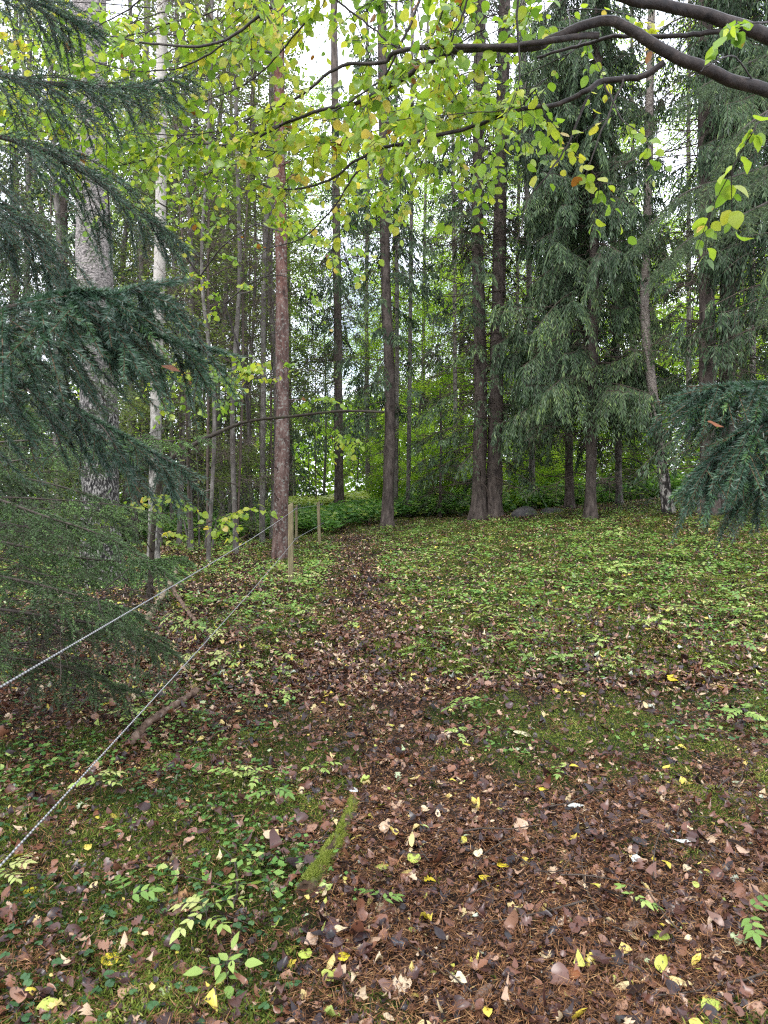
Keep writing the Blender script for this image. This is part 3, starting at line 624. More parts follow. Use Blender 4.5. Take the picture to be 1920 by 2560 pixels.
# ------------------------------------------------------------------ near spruce boughs
def near_bough(gw, gf, pts, r0, slen, gap, bare, drop, shoot, nn, nw, tone, side_bias=0, fan=.8, sg_=.045, nln=.0165):
    nw *= 1.4
    if nln < .02: gap *= 2.1; sg_ = .075; shoot *= 1.5; nln = .022; nn = int(nn * 1.3); drop *= .62; fan *= .85; slen *= 1.1
    P = spline([px(*p) for p in pts], 28)[None]; Lg = np.linalg.norm(np.diff(P[0], axis=0), axis=1).sum()
    tubes(gw, P, r0 * (1.03 - .93 * np.linspace(0, 1, 28))[None] + .0012, 8, .3)
    Ms = int(Lg * (1 - bare) / gap); C, D = [], []
    t = bare + (1 - bare) * (np.arange(Ms) + rng.random(Ms)) / Ms; c, tg = at_poly(P, t[None]); c, tg = c[0], tg[0]
    for sg in (-1, 1):
        sv = nrm(np.cross(tg, UP)) * sg
        ln = slen * (1.1 - .85 * t ** 1.3) * (.5 + .7 * rng.random(Ms))
        dr = nrm(tg * (.6 + .2 * rng.random((Ms, 1))) + sv * fan - UP * side_bias + rng.normal(size=c.shape) * .15)
        wv = np.linspace(0, 1, 6)[:, None]
        S_ = c[:, None] + dr[:, None] * (ln[:, None, None] * wv) * (1 - .25 * drop * wv) - UP * (ln[:, None, None] * drop * wv ** 1.7)
        tubes(gw, S_, np.full((Ms, 6), .0022) * np.linspace(1.2, .6, 6), 5, .4)
        for lo, hi in ((0, .5), (.5, 1)):
            sel = (ln >= np.quantile(ln, lo)) & (ln <= np.quantile(ln, hi)); S2, l2 = S_[sel], ln[sel]
            Q = max(2, int(l2.mean() / sg_)); tq = np.clip((np.arange(Q) + rng.random((len(S2), Q))) / Q, .03, .97)
            cs, ts = at_poly(S2, tq)
            for s2 in (-1, 1):
                sv2 = nrm(np.cross(ts, UP + .02)) * s2
                d2 = nrm(ts * .75 + sv2 * .6 - UP * drop * .35 + rng.normal(size=cs.shape) * .15)
                kp = rng.random(cs.shape[:2]) < .72
                C.append(cs[kp]); D.append(d2[kp])
            # needles along the side twig itself
            K5 = S2[:, 1:-1].reshape(-1, 3); C.append(K5); D.append(nrm((S2[:, 2:] - S2[:, 1:-1]).reshape(-1, 3)))
        C.append(S_[:, -1]); D.append(nrm(S_[:, -1] - S_[:, -2]))
    tp = .25 + .75 * rng.random((1, int(Lg / .03))); cs, ts = at_poly(P, tp); C.append(cs[0]); D.append(ts[0])
    C = np.concatenate(C); D = np.concatenate(D); n = len(C); L = shoot * (.55 + .8 * rng.random(n))
    tubes(gw, np.stack([C, C + D * L[:, None]], 1), np.full((n, 2), .0011), 3, .9, 1)
    r = np.clip(tone + .5 * (rng.random(n) - .5) + .3 * (rng.random(n) > .88), 0, 1)
    needles(gf, C, D, L, nn, nln, nw, r)

b = gp(-2.3, 1.9)
o = thing('spruce_tree', b, 'near spruce outside the left edge whose dark blue-green boughs reach into view', 'tree')
gw, gf, gtk = Geo(), Geo(), Geo()
trunk(gtk, [(-2.3, 1.9, b[2] - .1), (-2.32, 1.92, 3), (-2.3, 1.95, 6)], .11, .05)
RT = lambda z: ((-2.3) / 1.9 * FPX + 960, HZ - (z - EYE) / 1.9 * FPX, 1.9)
near_bough(gw, gf, [RT(3.0), (-250, 120, 2.3), (0, 186, 2.6), (150, 212, 2.75), (290, 222, 2.9), (430, 196, 3.1)], .014, .42, .04, .12, .75, .085, 46, .0019, .35)
near_bough(gw, gf, [RT(2.7), (-260, 300, 2.3), (30, 350, 2.5), (190, 420, 2.65), (310, 505, 2.8), (440, 600, 2.95)], .012, .38, .04, .12, .7, .085, 46, .0019, .35)
near_bough(gw, gf, [RT(2.5), (-260, 420, 2.2), (-60, 480, 2.3), (60, 560, 2.4), (140, 660, 2.5)], .011, .34, .04, .1, .8, .085, 46, .0019, .3)
near_bough(gw, gf, [RT(2.2), (-350, 860, 1.55), (-60, 790, 1.45), (110, 748, 1.42), (230, 742, 1.45), (380, 716, 1.55)], .0085, .28, .045, .1, .95, .07, 64, .0016, .4, .15)
near_bough(gw, gf, [RT(2.0), (-350, 900, 1.6), (-40, 840, 1.55), (180, 800, 1.58), (350, 830, 1.62), (510, 870, 1.72)], .008, .27, .05, .1, .9, .07, 60, .0016, .4, .1)
near_bough(gw, gf, [RT(1.8), (-300, 1010, 1.75), (0, 960, 1.75), (150, 1010, 1.8), (290, 1080, 1.85), (430, 1160, 1.95)], .0085, .28, .052, .1, .75, .07, 56, .0016, .35, .1)
near_bough(gw, gf, [RT(3.3), (-200, -60, 2.6), (0, -20, 2.9), (120, 20, 3.0), (190, 60, 3.1)], .01, .36, .05, .1, .6, .085, 40, .002, .3)
for gg, nm, mt in ((gtk, 'trunk', M['spruce_bark']), (gw, 'branches', [M['twig'], M['shoot_stem']]), (gf, 'foliage', M['spruce_near'])):
    q = gg.build(nm, mt, o); q.location = -b
b = gp(2.35, 2.0)
o = thing('spruce_tree', b, 'near spruce outside the right edge with one bough low in view', 'tree')
gw, gf, gtk = Geo(), Geo(), Geo()
trunk(gtk, [(2.35, 2.0, b[2] - .1), (2.33, 2.0, 2), (2.3, 2.0, 4)], .08, .04)
near_bough(gw, gf, [(2955, 900, 2.0), (2350, 890, 1.85), (2100, 930, 1.8), (1950, 955, 1.8), (1830, 965, 1.82), (1730, 985, 1.88)], .008, .18, .036, .12, .75, .075, 56, .0017, .45, .1)
near_bough(gw, gf, [(2955, 1000, 2.0), (2350, 960, 1.9), (2100, 990, 1.8), (1950, 1040, 1.75), (1850, 1090, 1.75), (1760, 1170, 1.8)], .008, .22, .034, .12, .8, .075, 56, .0017, .45, .1)
near_bough(gw, gf, [(2955, 1060, 2.0), (2350, 1040, 1.95), (2150, 1050, 1.9), (2010, 1100, 1.85), (1930, 1150, 1.85), (1870, 1210, 1.9)], .008, .2, .036, .1, .8, .075, 56, .0017, .4, .1)
for gg, nm, mt in ((gtk, 'trunk', M['spruce_bark']), (gw, 'branches', [M['twig'], M['shoot_stem']]), (gf, 'foliage', M['spruce_near'])):
    q = gg.build(nm, mt, o); q.location = -b
# the pale sweeping boughs of a spruce standing just outside the right edge
b = base_at(2080, 8.6)
o = thing('spruce_tree', b, 'spruce outside the right edge sweeping pale blue-green boughs in front of the dark pair', 'tree')
gw, gf, gtk = Geo(), Geo(), Geo()
trunk(gtk, [b - A(0, 0, .1), px(2080, 700, 8.6), px(2070, 0, 8.6), px(2070, -500, 8.6)], .13, .07)
for P_ in ([(2075, 330, 8.6), (1960, 400, 8.4), (1840, 440, 8.2), (1700, 490, 8.0), (1580, 620, 7.9)], [(2075, 420, 8.6), (1950, 490, 8.3), (1840, 545, 8.0), (1720, 600, 7.8), (1640, 680, 7.7)],            [(2075, 60, 8.6), (1960, 120, 8.8), (1820, 180, 9), (1700, 250, 9.2)], [(2075, 200, 8.6), (1950, 260, 8.4), (1850, 330, 8.2), (1790, 420, 8.2)], [(2075, 620, 8.6), (1990, 700, 8.9), (1900, 780, 9)]):
    near_bough(gw, gf, P_, .022, .6, .07, .2, .5, .13, 28, .0034, .6, .1, .8, .055, .022)
for gg, nm, mt in ((gtk, 'trunk', M['spruce_bark']), (gw, 'branches', [M['twig'], M['twig']]), (gf, 'foliage', M['spruce'])):
    q = gg.build(nm, mt, o); q.location = -b
# the sparse spruces at the left, mid distance
def sparse_spruce(X, Y, label, hlo, hhi, Lm, lean, nn=22, boughs=()):
    b = gp(X, Y); o = thing('spruce_tree', b, label, 'tree'); gw, gf, gtk = Geo(), Geo(), Geo()
    trunk(gtk, [(0, 0, -.1), (lean * .3, 0, .8), (lean, 0, 1.6), (lean * 2.5, .05, 4), (lean * 4, 0, 7)], .055, .02, .5)
    spruce(gw, gf, hlo, hhi, 9, Lm, .22, 5, (.1, .35), (.1, .3), (-.12, .12), .075, .36, .35, .045, .095, .95, .25, .009, (.15, 1.15), 'needles', .0062, Lfun=lambda h: np.full(len(h), Lm), nn=nn, swood=.0018, patch=.25)
    dead_branches(gw, .3, hhi * .6, 7, Lm * .9, (.0, .3), .007)
    g2w, g2f = Geo(), Geo()
    for P_, tn in boughs: near_bough(g2w, g2f, P_, .012, .44, .07, .25, .32, .085, 26, .0034, tn, .05, .8, .05, .0205)
    for a_, c_ in ((gw, g2w), (gf, g2f)):
        for V_, F_, r_, m_ in zip(c_.v, c_.f, c_.r, c_.m): a_.v.append((V_ - b).astype(np.float32)); a_.f.append(F_ + a_.n); a_.r.append(r_); a_.m.append(m_)
        a_.n += c_.n
    gtk.build('trunk', M['gray_bark'], o); gw.build('branches', [M['twig'], M['dead_twig']], o); gf.build('foliage', M['spruce_olive'], o)
sparse_spruce(-2.5, 4.3, 'young spruce by the left edge with brown bare twigs and sparse green tips', .62, 1.75, 1.4, -.16, boughs=(([(-330, 1150, 4.3), (-60, 1230, 4.2), (110, 1290, 4.1), (270, 1345, 4.0), (425, 1440, 3.9)], .5), ([(-330, 1290, 4.3), (-20, 1350, 4.3), (170, 1390, 4.3), (330, 1405, 4.2), (440, 1395, 4.1)], .6), ([(-330, 1240, 4.4), (-100, 1190, 4.6), (80, 1200, 4.8), (260, 1255, 4.9), (330, 1330, 5)], .35),
              ([(-330, 1480, 4.3), (-20, 1520, 4.2), (180, 1550, 4.1), (320, 1575, 4.0), (415, 1620, 3.95)], .3), ([(-300, 1600, 4.3), (0, 1640, 4.2), (160, 1665, 4.1), (300, 1720, 4.0)], .25), ([(-330, 1380, 4.3), (-60, 1430, 4.0), (90, 1460, 3.8), (230, 1500, 3.7), (330, 1530, 3.7)], .4)))
sparse_spruce(-3.6, 5.6, 'spruce behind the left young one, olive fine-twigged boughs below the near dark boughs', 1.0, 4.2, 1.5, -.1, 14)

# ------------------------------------------------------------------ leafy hazels overhead
def leafy_boughs(gw, gf, mains, twig_gap, tl, leaf, droop=.35, seedtone=(0, 1), sub=True, prof='hazel', bare_r=.02, face=.55):
    TW, TR = [], []
    for pts, r0, r1, b0, dens in mains:
        P3 = spline([px(*p) for p in pts], max(10, len(pts) * 6)); K = len(P3); rr = np.linspace(r0, r1, K)
        P3 = P3 + np.cumsum(rng.normal(size=(K, 3)), 0) * .0025
        tubes(gw, P3, rr, 9 if r0 > .012 else 6, .3)
        Lg = np.linalg.norm(np.diff(P3, axis=0), axis=1).sum(); n = int(Lg * (1 - b0) / twig_gap * dens)
        if n < 1: continue
        t = b0 + (1 - b0) * rng.random(n); c, tg = at_poly(P3[None], t[None]); c, tg = c[0], tg[0]
        sv = nrm(np.cross(tg, UP)) * rng.choice([-1, 1], n)[:, None]
        d = nrm(tg * .7 + sv * .75 + UP * (rng.normal(size=(n, 1)) * .35 - .05)); l = tl * (.4 + .8 * rng.random(n)) * (1.1 - .4 * t)
        wv = np.linspace(0, 1, 6)[:, None]
        T_ = c[:, None] + d[:, None] * (l[:, None, None] * wv) - UP * (l[:, None, None] * droop * wv ** 1.8)
        T_ += np.cumsum(rng.normal(size=T_.shape), 1) * .008 * wv
        TW.append(T_); TR.append(l)
        end = P3[-8:][None] if K >= 8 else P3[None]
        TW.append(end[:, np.linspace(0, end.shape[1] - 1, 6).astype(int)]); TR.append(np.array([np.linalg.norm(end[0, -1] - end[0, 0])]))
    T_ = np.concatenate(TW); l = np.concatenate(TR)
    if sub:
        k = np.repeat(np.arange(len(T_)), 2); c, tg = at_poly(T_[k], .25 + .6 * rng.random((len(k), 1))); c, tg = c[:, 0], tg[:, 0]
        d = nrm(tg * .7 + nrm(np.cross(tg, UP)) * rng.choice([-1, 1], len(k))[:, None] * .7 + rng.normal(size=c.shape) * .2); l2 = l[k] * (.25 + .35 * rng.random(len(k)))
        wv = np.linspace(0, 1, 6)[:, None]
        S_ = c[:, None] + d[:, None] * (l2[:, None, None] * wv) - UP * (l2[:, None, None] * droop * wv ** 1.8)
        T_ = np.concatenate([T_, S_]); l = np.concatenate([l, l2])
    tubes(gw, T_, (.0011 + .004 * l[:, None]) * np.linspace(1.1, .45, 6), 4, .3)
    C, D, N = [], [], []
    for q in range(2):
        sel = (l >= np.median(l)) if q else (l < np.median(l)); Tq = T_[sel]
        m = max(2, int(l[sel].mean() / (leaf * .62))); t = np.clip((np.arange(m) + .6 + .3 * rng.normal(size=(len(Tq), m))) / m, .08, 1)
        c, tg = at_poly(Tq, t); sv = nrm(np.cross(tg, UP)) * np.where(np.arange(m) % 2, 1, -1)[None, :, None]
        d = nrm(tg * .55 + sv * .8 - UP * (.25 + .3 * rng.random(t.shape))[..., None] + rng.normal(size=c.shape) * .2)
        nn_ = nrm(UP * 1.0 + rng.normal(size=c.shape) * face - A(0, .25, 0))
        C.append((c + d * .012).reshape(-1, 3)); D.append(d.reshape(-1, 3)); N.append(nn_.reshape(-1, 3))
    C, D, N = map(np.concatenate, (C, D, N)); n = len(C)
    L = leaf * (.55 + .65 * rng.random(n))
    cl = fbm(C[:, 0] * 2.2 + 7, C[:, 2] * 2.2 + C[:, 1], 90, 3)
    r = np.clip(seedtone[0] + (seedtone[1] - seedtone[0]) * (cl * .9 + rng.normal(size=n) * .2), 0, .955); r = np.where(rng.random(n) > .992, 1, r)
    leaves(gf, C, D, N, L, L * (.72 + .2 * rng.random(n)), r, prof, .12 + .12 * rng.normal(size=n), -.25 + .3 * rng.normal(size=n), .07)
    return n
b = gp(3.1, 3.1)
o = thing('hazel_tree', b, 'hazel leaning in from the right whose dark limbs and yellow-green leaves hang overhead', 'tree')
gw, gf, gtk = Geo(), Geo(), Geo()
trunk(gtk, [b - A(0, 0, .1), b + A(.05, 0, 1.2), px(2520, 520, 3.15), px(2420, 420, 3.15)], .075, .04, .4)
MN = [
 ([(2440, 440, 3.15), (2250, 260, 3.1), (1920, 92, 2.95), (1740, 28, 2.9), (1560, -6, 2.85), (1380, -70, 2.8)], .038, .016, .6, .25),
 ([(2440, 440, 3.15), (2240, 330, 3.1), (1920, 238, 2.95), (1800, 208, 2.92), (1660, 157, 2.9), (1570, 110, 2.9), (1495, 86, 2.92), (1400, 118, 2.95), (1345, 150, 2.98), (1280, 166, 3.0), (1110, 170, 3.1), (1040, 210, 3.15), (960, 255, 3.2), (880, 300, 3.3), (770, 316, 3.4), (640, 360, 3.5), (540, 395, 3.6)], .03, .005, .58, 1.5),
 ([(1815, 76, 2.92), (1700, 90, 2.95), (1560, 96, 3.0), (1470, 118, 3.05), (1350, 155, 3.1)], .011, .006, .1, .3),
 ([(1495, 86, 2.92), (1400, 92, 2.9), (1240, 105, 2.95), (1010, 112, 3.05), (950, 138, 3.1), (840, 152, 3.15), (730, 230, 3.2), (600, 290, 3.3)], .014, .005, .05, 1.4),
 ([(1660, 157, 2.9), (1600, 195, 2.95), (1510, 210, 3.0), (1470, 240, 3.0), (1420, 265, 3.05), (1320, 285, 3.1), (1200, 325, 3.2), (1050, 372, 3.3), (970, 392, 3.35), (900, 425, 3.4), (830, 470, 3.5), (720, 490, 3.6), (640, 470, 3.7)], .014, .004, .1, .95),
 ([(900, 425, 3.4), (840, 510, 3.5), (770, 580, 3.6), (700, 612, 3.7), (630, 622, 3.8)], .005, .002, .15, .35),
 ([(1470, 240, 3.0), (1420, 360, 3.05), (1370, 440, 3.05), (1320, 500, 3.1), (1290, 620, 3.1)], .006, .002, .1, .3),
 ([(1560, 200, 2.95), (1520, 290, 2.95), (1480, 380, 2.95), (1450, 450, 3.0)], .005, .002, .15, 1.2),
 ([(1510, 210, 2.95), (1560, 290, 2.9), (1620, 340, 2.85)], .004, .002, .2, .8),
 ([(1060, -60, 3.1), (1040, 20, 3.1), (1000, 110, 3.1), (960, 190, 3.15), (880, 250, 3.2), (800, 300, 3.3)], .008, .003, .05, 1.2),
 ([(1380, -70, 2.8), (1100, -90, 3.0), (800, -30, 3.2), (690, 28, 3.3), (560, 110, 3.5), (400, 118, 3.6), (300, 98, 3.7), (170, 100, 3.8)], .012, .003, .2, 1.7),
 ([(820, -20, 3.2), (900, 50, 3.2), (990, 120, 3.2), (1060, 180, 3.2), (1130, 260, 3.2)], .005, .002, .05, .9),
 ([(700, 130, 3.4), (640, 125, 3.5), (560, 80, 3.6), (480, 10, 3.7)], .006, .003, .05, 1.3),
 ([(1300, -50, 2.8), (1290, 60, 2.85), (1300, 190, 2.9), (1270, 300, 2.95)], .006, .002, .05, 1.3),
 ([(1200, -80, 2.9), (1150, 40, 2.95), (1110, 120, 3.0), (1090, 220, 3.0)], .006, .002, .05, 1.1),
 ([(700, 315, 3.4), (600, 355, 3.6), (480, 352, 3.8), (430, 325, 3.9), (350, 300, 4.0)], .006, .002, .05, 1.6),
 ([(560, 110, 3.5), (470, 160, 3.6), (360, 170, 3.7), (250, 150, 3.8), (140, 110, 3.9)], .005, .002, .05, 1.5),
 ([(400, -60, 3.6), (330, 20, 3.7), (260, 60, 3.8), (200, 130, 3.9)], .005, .002, .05, 1.4),
 ([(760, 60, 3.3), (640, 190, 3.5), (520, 250, 3.7), (420, 250, 3.8)], .005, .002, .05, 1.5),
 ([(2250, 260, 3.1), (2100, 120, 2.6), (1980, 60, 2.4), (1880, 60, 2.3), (1820, 80, 2.3)], .006, .002, .75, .7),
 ([(2300, 330, 3.1), (2120, 270, 2.3), (1980, 260, 2.05), (1910, 300, 2.0), (1880, 340, 2.0)], .006, .002, .75, .7),
 ([(1900, 230, 2.95), (1850, 150, 2.8), (1800, 150, 2.7), (1760, 180, 2.7)], .004, .002, .6, .5),
]
MN = [(m_[0], m_[1], m_[2], m_[3], m_[4] * (.36 if m_[1] > .0045 else .6) * (.5 if m_[0][-1][0] < 650 else 1)) for m_ in MN]
for i in range(50):
    x0 = 110 + 1420 * ((i * .618) % 1); y0 = -90 + 520 * rng.random() * (1 - .3 * abs(x0 - 800) / 700); d0 = 2.75 + 1.1 * (1500 - x0) / 1400 + .9 * rng.random(); pts = [(x0, y0, d0)]
    for _ in range(3): pts.append((pts[-1][0] - 75 + 70 * rng.normal(), pts[-1][1] + 26 + 34 * rng.normal(), pts[-1][2] + .12 * rng.normal()))
    MN.append((pts, .0034, .0013, .0, .8 if x0 > 650 else .55))
nl = leafy_boughs(gw, gf, MN, .085, .42, .051, face=.85)
for gg, nm, mt in ((gtk, 'trunk', M['hazel_wood']), (gw, 'branches', M['hazel_wood']), (gf, 'foliage', M['hazel'])):
    q = gg.build(nm, mt, o); q.location = -b
print('hazel leaves', nl)
b = base_at(372, 8.6)
o = thing('hazel_tree', b, 'arching hazel with a mossy curved bough crossing in front of the pine', 'tree')
gw, gf, gm_ = Geo(), Geo(), Geo()
trunk(gm_, [b - A(0, 0, .1), px(385, 1300, 8.6), px(410, 1170, 8.5), px(470, 1120, 8.5), px(560, 1075, 8.4), px(625, 1052, 8.4), px(720, 1042, 8.4), px(850, 1028, 8.3), px(960, 1030, 8.2)], .038, .012, .3, 10, .1, .12)
MN = [([(622, 1055, 8.4), (615, 960, 8.3), (610, 930, 8.3), (590, 850, 8.2), (560, 760, 8.1), (500, 690, 8.0)], .022, .006, .2, .7),
 ([(620, 960, 8.3), (640, 920, 8.2), (680, 900, 8.2)], .01, .003, .1, .8),
 ([(560, 880, 8.2), (520, 900, 7.6), (500, 930, 7.3), (480, 950, 7.2)], .008, .003, .15, 2.2), ([(590, 850, 8.2), (640, 900, 7.8), (620, 930, 7.6)], .007, .003, .15, 2.0),
 ([(500, 690, 8.0), (440, 600, 7.8), (420, 520, 7.6), (440, 440, 7.4)], .012, .003, .1, 1.3), ([(500, 690, 8.0), (560, 610, 7.8), (640, 560, 7.6), (720, 540, 7.5)], .01, .003, .1, 1.0),
 ([(420, 520, 7.6), (330, 470, 7.4), (270, 480, 7.2)], .008, .003, .1, 1.4), ([(560, 760, 8.1), (640, 700, 8), (720, 690, 8), (800, 740, 8)], .009, .003, .1, .5),
 ([(850, 1028, 8.3), (780, 960, 8.2), (700, 900, 8.1)], .006, .002, .1, .5), ([(760, 1040, 8.3), (850, 1080, 8.2), (920, 1110, 8.1)], .006, .002, .1, .9),
 ([(440, 440, 7.4), (520, 400, 7.2), (640, 420, 7), (740, 480, 6.9)], .008, .002, .1, 1.1), ([(640, 560, 7.6), (760, 600, 7.2), (860, 650, 7), (920, 700, 6.9)], .008, .002, .2, .8),
 ([(740, 480, 6.9), (860, 430, 6.7), (980, 470, 6.5)], .006, .002, .1, 1.0),
 ([(330, 470, 7.4), (320, 380, 7.2), (300, 300, 7)], .006, .002, .1, 1.3), ([(380, 1330, 8.6), (450, 1330, 8), (560, 1290, 7.2), (640, 1260, 6.6)], .008, .003, .2, .7), ([(380, 1380, 8.6), (330, 1290, 7.2), (345, 1250, 6.6), (420, 1240, 6.2)], .007, .003, .3, .6)]
nl = leafy_boughs(gw, gf, MN, .17, .55, .07, seedtone=(.0, .95), face=.7)
for gg, nm, mt in ((gm_, 'trunk', M['mossy_wood']), (gw, 'branches', M['hazel_wood']), (gf, 'foliage', M['hazel'])):
    q = gg.build(nm, mt, o); q.location = -b

# ------------------------------------------------------------------ fence
m, t, bb, _ = newmat('stake_wood')
t.links.new(ramp(t, [(.3, (.09, .07, .035)), (.6, (.2, .165, .085)), (.8, (.3, .26, .15))], noise(t, 14, 5, .6, stretch=(4, 4, .35))), bb.inputs['Base Color']); bb.inputs['Roughness'].default_value = .8
bump(t, noise(t, 25, 4, .6, stretch=(4, 4, .3)), bb, .004); M['stake'] = m
m, t, bb, _ = newmat('black_plastic'); bb.inputs['Base Color'].default_value = (.012, .012, .013, 1); bb.inputs['Roughness'].default_value = .35; M['plastic'] = m
m, t, bb, _ = newmat('fence_rope')
tcn = t.nodes.new('ShaderNodeTexCoord'); wv = t.nodes.new('ShaderNodeTexWave'); wv.inputs['Scale'].default_value = 38; wv.inputs['Distortion'].default_value = .6; wv.bands_direction = 'DIAGONAL'
t.links.new(tcn.outputs['Object'], wv.inputs['Vector'])
t.links.new(ramp(t, [(.2, (.1, .1, .105)), (.55, (.3, .3, .3)), (1, (.42, .42, .41))], wv.outputs['Fac']), bb.inputs['Base Color']); bb.inputs['Roughness'].default_value = .6; M['cord'] = m
def post(bx, d, h, wd, label, heights, lean=0):
    p = base_at(bx, d); o = thing('fence_post', p, label, 'fence post', 'stakes of the cord fence')
    g = Geo(); z = A(-.25, h * .3, h * .7, h - .03, h); s = A(1, 1, .98, .96, .8) * wd / 2
    V = []
    for k in range(5):
        for cx_, cy_ in ((-1, -.75), (-.75, -1), (.75, -1), (1, -.75), (1, .75), (.75, 1), (-.75, 1), (-1, .75)):
            V.append((cx_ * s[k] + lean * z[k] + rng.normal() * .001, cy_ * s[k], z[k] + (.018 * cx_ if k == 4 else 0)))
    F = [[k * 8 + j, k * 8 + (j + 1) % 8, k * 8 + 8 + (j + 1) % 8, k * 8 + 8 + j] for k in range(4) for j in range(8)]
    g.add(V, F); g.add([V[32 + j] for j in range(8)], [[0, 1, 2, 3], [0, 3, 4, 7], [4, 5, 6, 7]])
    g.build('stake', M['stake'], o, smooth=False)
    for hz in heights:
        gi = Geo(); c = A(wd / 2 + lean * hz, -.005, hz)
        tubes(gi, np.stack([c - A(.004, 0, 0), c + A(.034, 0, .004)]), A(.007, .007), 8)
        a = np.linspace(0, 2 * np.pi, 17); tubes(gi, c + A(.05, 0, .006) + np.stack([.018 * np.cos(a), .004 * np.sin(a), .018 * np.sin(a)], -1), np.full(17, .006), 6)
        gi.build('insulator', M['plastic'], o)
    return p
p1 = post(727, 10, 1.2, .075, 'nearest light wooden stake in front of the pine with two black insulators', (1.12, .68))
p2 = post(799, 15.2, .98, .07, 'second light wooden stake further along by the footpath', (.92, .5), -.03)
p3 = post(741, 16.5, .95, .06, 'third stake seen just beyond the nearest one', (.9,))
def cord(hz, label, y_edge):
    a = px(0, y_edge, 1.81); e = p1 + A(.075, 0, hz); d = a - e
    P = [a + d * .55, a, a * .72 + e * .28 - A(0, 0, .022), a * .5 + e * .5 - A(0, 0, .03), a * .25 + e * .75 - A(0, 0, .022), e, p2 + A(.08, 0, .92 if hz > 1 else .5)]
    Pn = np.concatenate([np.linspace(P[i], P[i + 1], 24 if i < 5 else 14)[:-1] for i in range(6)] + [P[-1][None]])
    g = Geo(); r = np.full(len(Pn), .0029); tubes(g, Pn, r, 6)
    tag(g.build('fence_rope', M['cord']), label, 'fence rope', 'cords of the fence')
cord(1.126, 'upper white fence rope running to the top insulator of the nearest stake', 1718)
cord(.686, 'lower white fence rope running to the lower insulator of the nearest stake', 2165)

# ------------------------------------------------------------------ fallen wood, boulder
M['fallen'] = barkmat('fallen_wood', [(.3, (.04, .024, .017)), (.5, (.13, .08, .055)), (.72, (.28, .2, .15))], 18, None, .6, .006, lichen=(.3, .27, .23), lich_at=.62)
M['pale_wood'] = barkmat('pale_wood', [(.3, (.09, .07, .045)), (.6, (.26, .21, .14))], 18, None, .7, .006, lichen=(.1, .13, .04), lich_at=.6)
M['rot_wood'] = barkmat('rotten_wood', [(.3, (.16, .08, .035)), (.6, (.36, .21, .1)), (.8, (.45, .3, .17))], 22, None, .7, .004)
M['log_moss'] = barkmat('mossy_log_bark', [(.3, (.018, .011, .007)), (.5, (.06, .038, .022)), (.7, (.14, .09, .055))], 26, None, .9, .015, lichen=(.11, .14, .03), lich_at=.47)
def gpx(x, y):                                  # the ground point seen at a pixel
    d = 1.5
    for _ in range(60):
        Xx = (x - 960) / FPX * d; d = .6 * d + .4 * np.clip((EYE - H(Xx, d)) * FPX / max(y - HZ, 20), .8, 40)
    return gp((x - 960) / FPX * d, d)
def stick(pts, r0, r1, label, mat='fallen', cat='fallen branch', lifts=None, sides=8, kids=(), name='fallen_branch'):
    P = np.array([gpx(*p) for p in pts]); P[:, 2] += np.linspace(r0, r1, len(P)) * .7 + (0 if lifts is None else np.array(lifts))
    c = P[0].copy(); g = Geo(); Q = spline(P - c, len(P) * 7); K = len(Q)
    rad_ = np.linspace(r0, r1, K) * (1 + .13 * rng.normal(size=K)); Q = Q + rng.normal(size=Q.shape) * r0 * .12
    e0, e1 = (Q[0] - Q[1]) * .1, (Q[-1] - Q[-2]) * .1
    tubes(g, np.vstack([Q[0] + e0 * 2, Q[0] + e0, Q, Q[-1] + e1, Q[-1] + e1 * 2]), np.concatenate([[.0005, r0 * .8], rad_, [r1 * .8, .0005]]), sides, .5)
    o = g.build(name, M[mat], None, loc=c); tag(o, label, cat)
    for kp, kr in kids:
        P2 = np.array([gpx(*p[:2]) + A(0, 0, p[2] if len(p) > 2 else .015) for p in kp]) - c
        g2 = Geo(); Q2 = spline(P2, len(P2) * 6); tubes(g2, Q2, np.linspace(kr, kr * .45, len(Q2)), 6, .5); g2.build('side_branch', M[mat], o)
    return o, P, c
# mossy log with its coat of moss
o, P, c = stick([(885, 2005), (868, 2060), (838, 2120), (800, 2185), (760, 2250)], .02, .034, 'moss-covered rotting log lying across the litter in the foreground', 'log_moss', 'log', sides=10, name='mossy_log')
g = Geo(); n = 20000; t = rng.random((1, n)); cc, tg = at_poly(spline(P - c, 40)[None], t); cc, tg = cc[0], tg[0]
a = rng.normal(size=n) * .9; s = nrm(np.cross(tg, UP)); up2 = np.cross(s, tg); rd = np.sin(a)[:, None] * s + np.cos(a)[:, None] * up2
kk = fbm(t[0] * 7, a * 1.6, 12, 3) > .49; cc, rd, tg = cc[kk], rd[kk], tg[kk]; n = len(cc)
kites(g, cc + rd * (.016 + .017 * t[0][kk])[:, None], rd + rng.normal(size=(n, 3)) * .6 - UP * .15, (.009 + .012 * rng.random(n)), .0034, np.clip(.8 + rng.normal(size=n) * .2, 0, 1), False)
g.build('moss_coat', M['moss'], o)
stick([(330, 1872), (365, 1830), (420, 1790), (470, 1760), (492, 1740)], .027, .022, 'forked brown stick with peeling bark under the lower fence rope', lifts=[.02, .03, .03, .04, .03], kids=[([(492, 1740), (475, 1712), (455, 1690), (440, 1704), (400, 1705), (355, 1700)], .013), ([(492, 1740), (530, 1752), (565, 1762)], .011), ([(345, 1860), (330, 1800, .06), (318, 1772, .12), (335, 1730, .2), (350, 1640, .42)], .009)])
stick([(-30, 2080), (20, 2050), (70, 2030), (150, 1990)], .028, .02, 'thick brown fallen branch at the left edge under the lower cord')
stick([(360, 1565), (390, 1530), (420, 1500), (442, 1466)], .035, .03, 'pale mossy leaning stick crossing the upper fence rope', 'pale_wood', lifts=[0, .06, .14, .24])
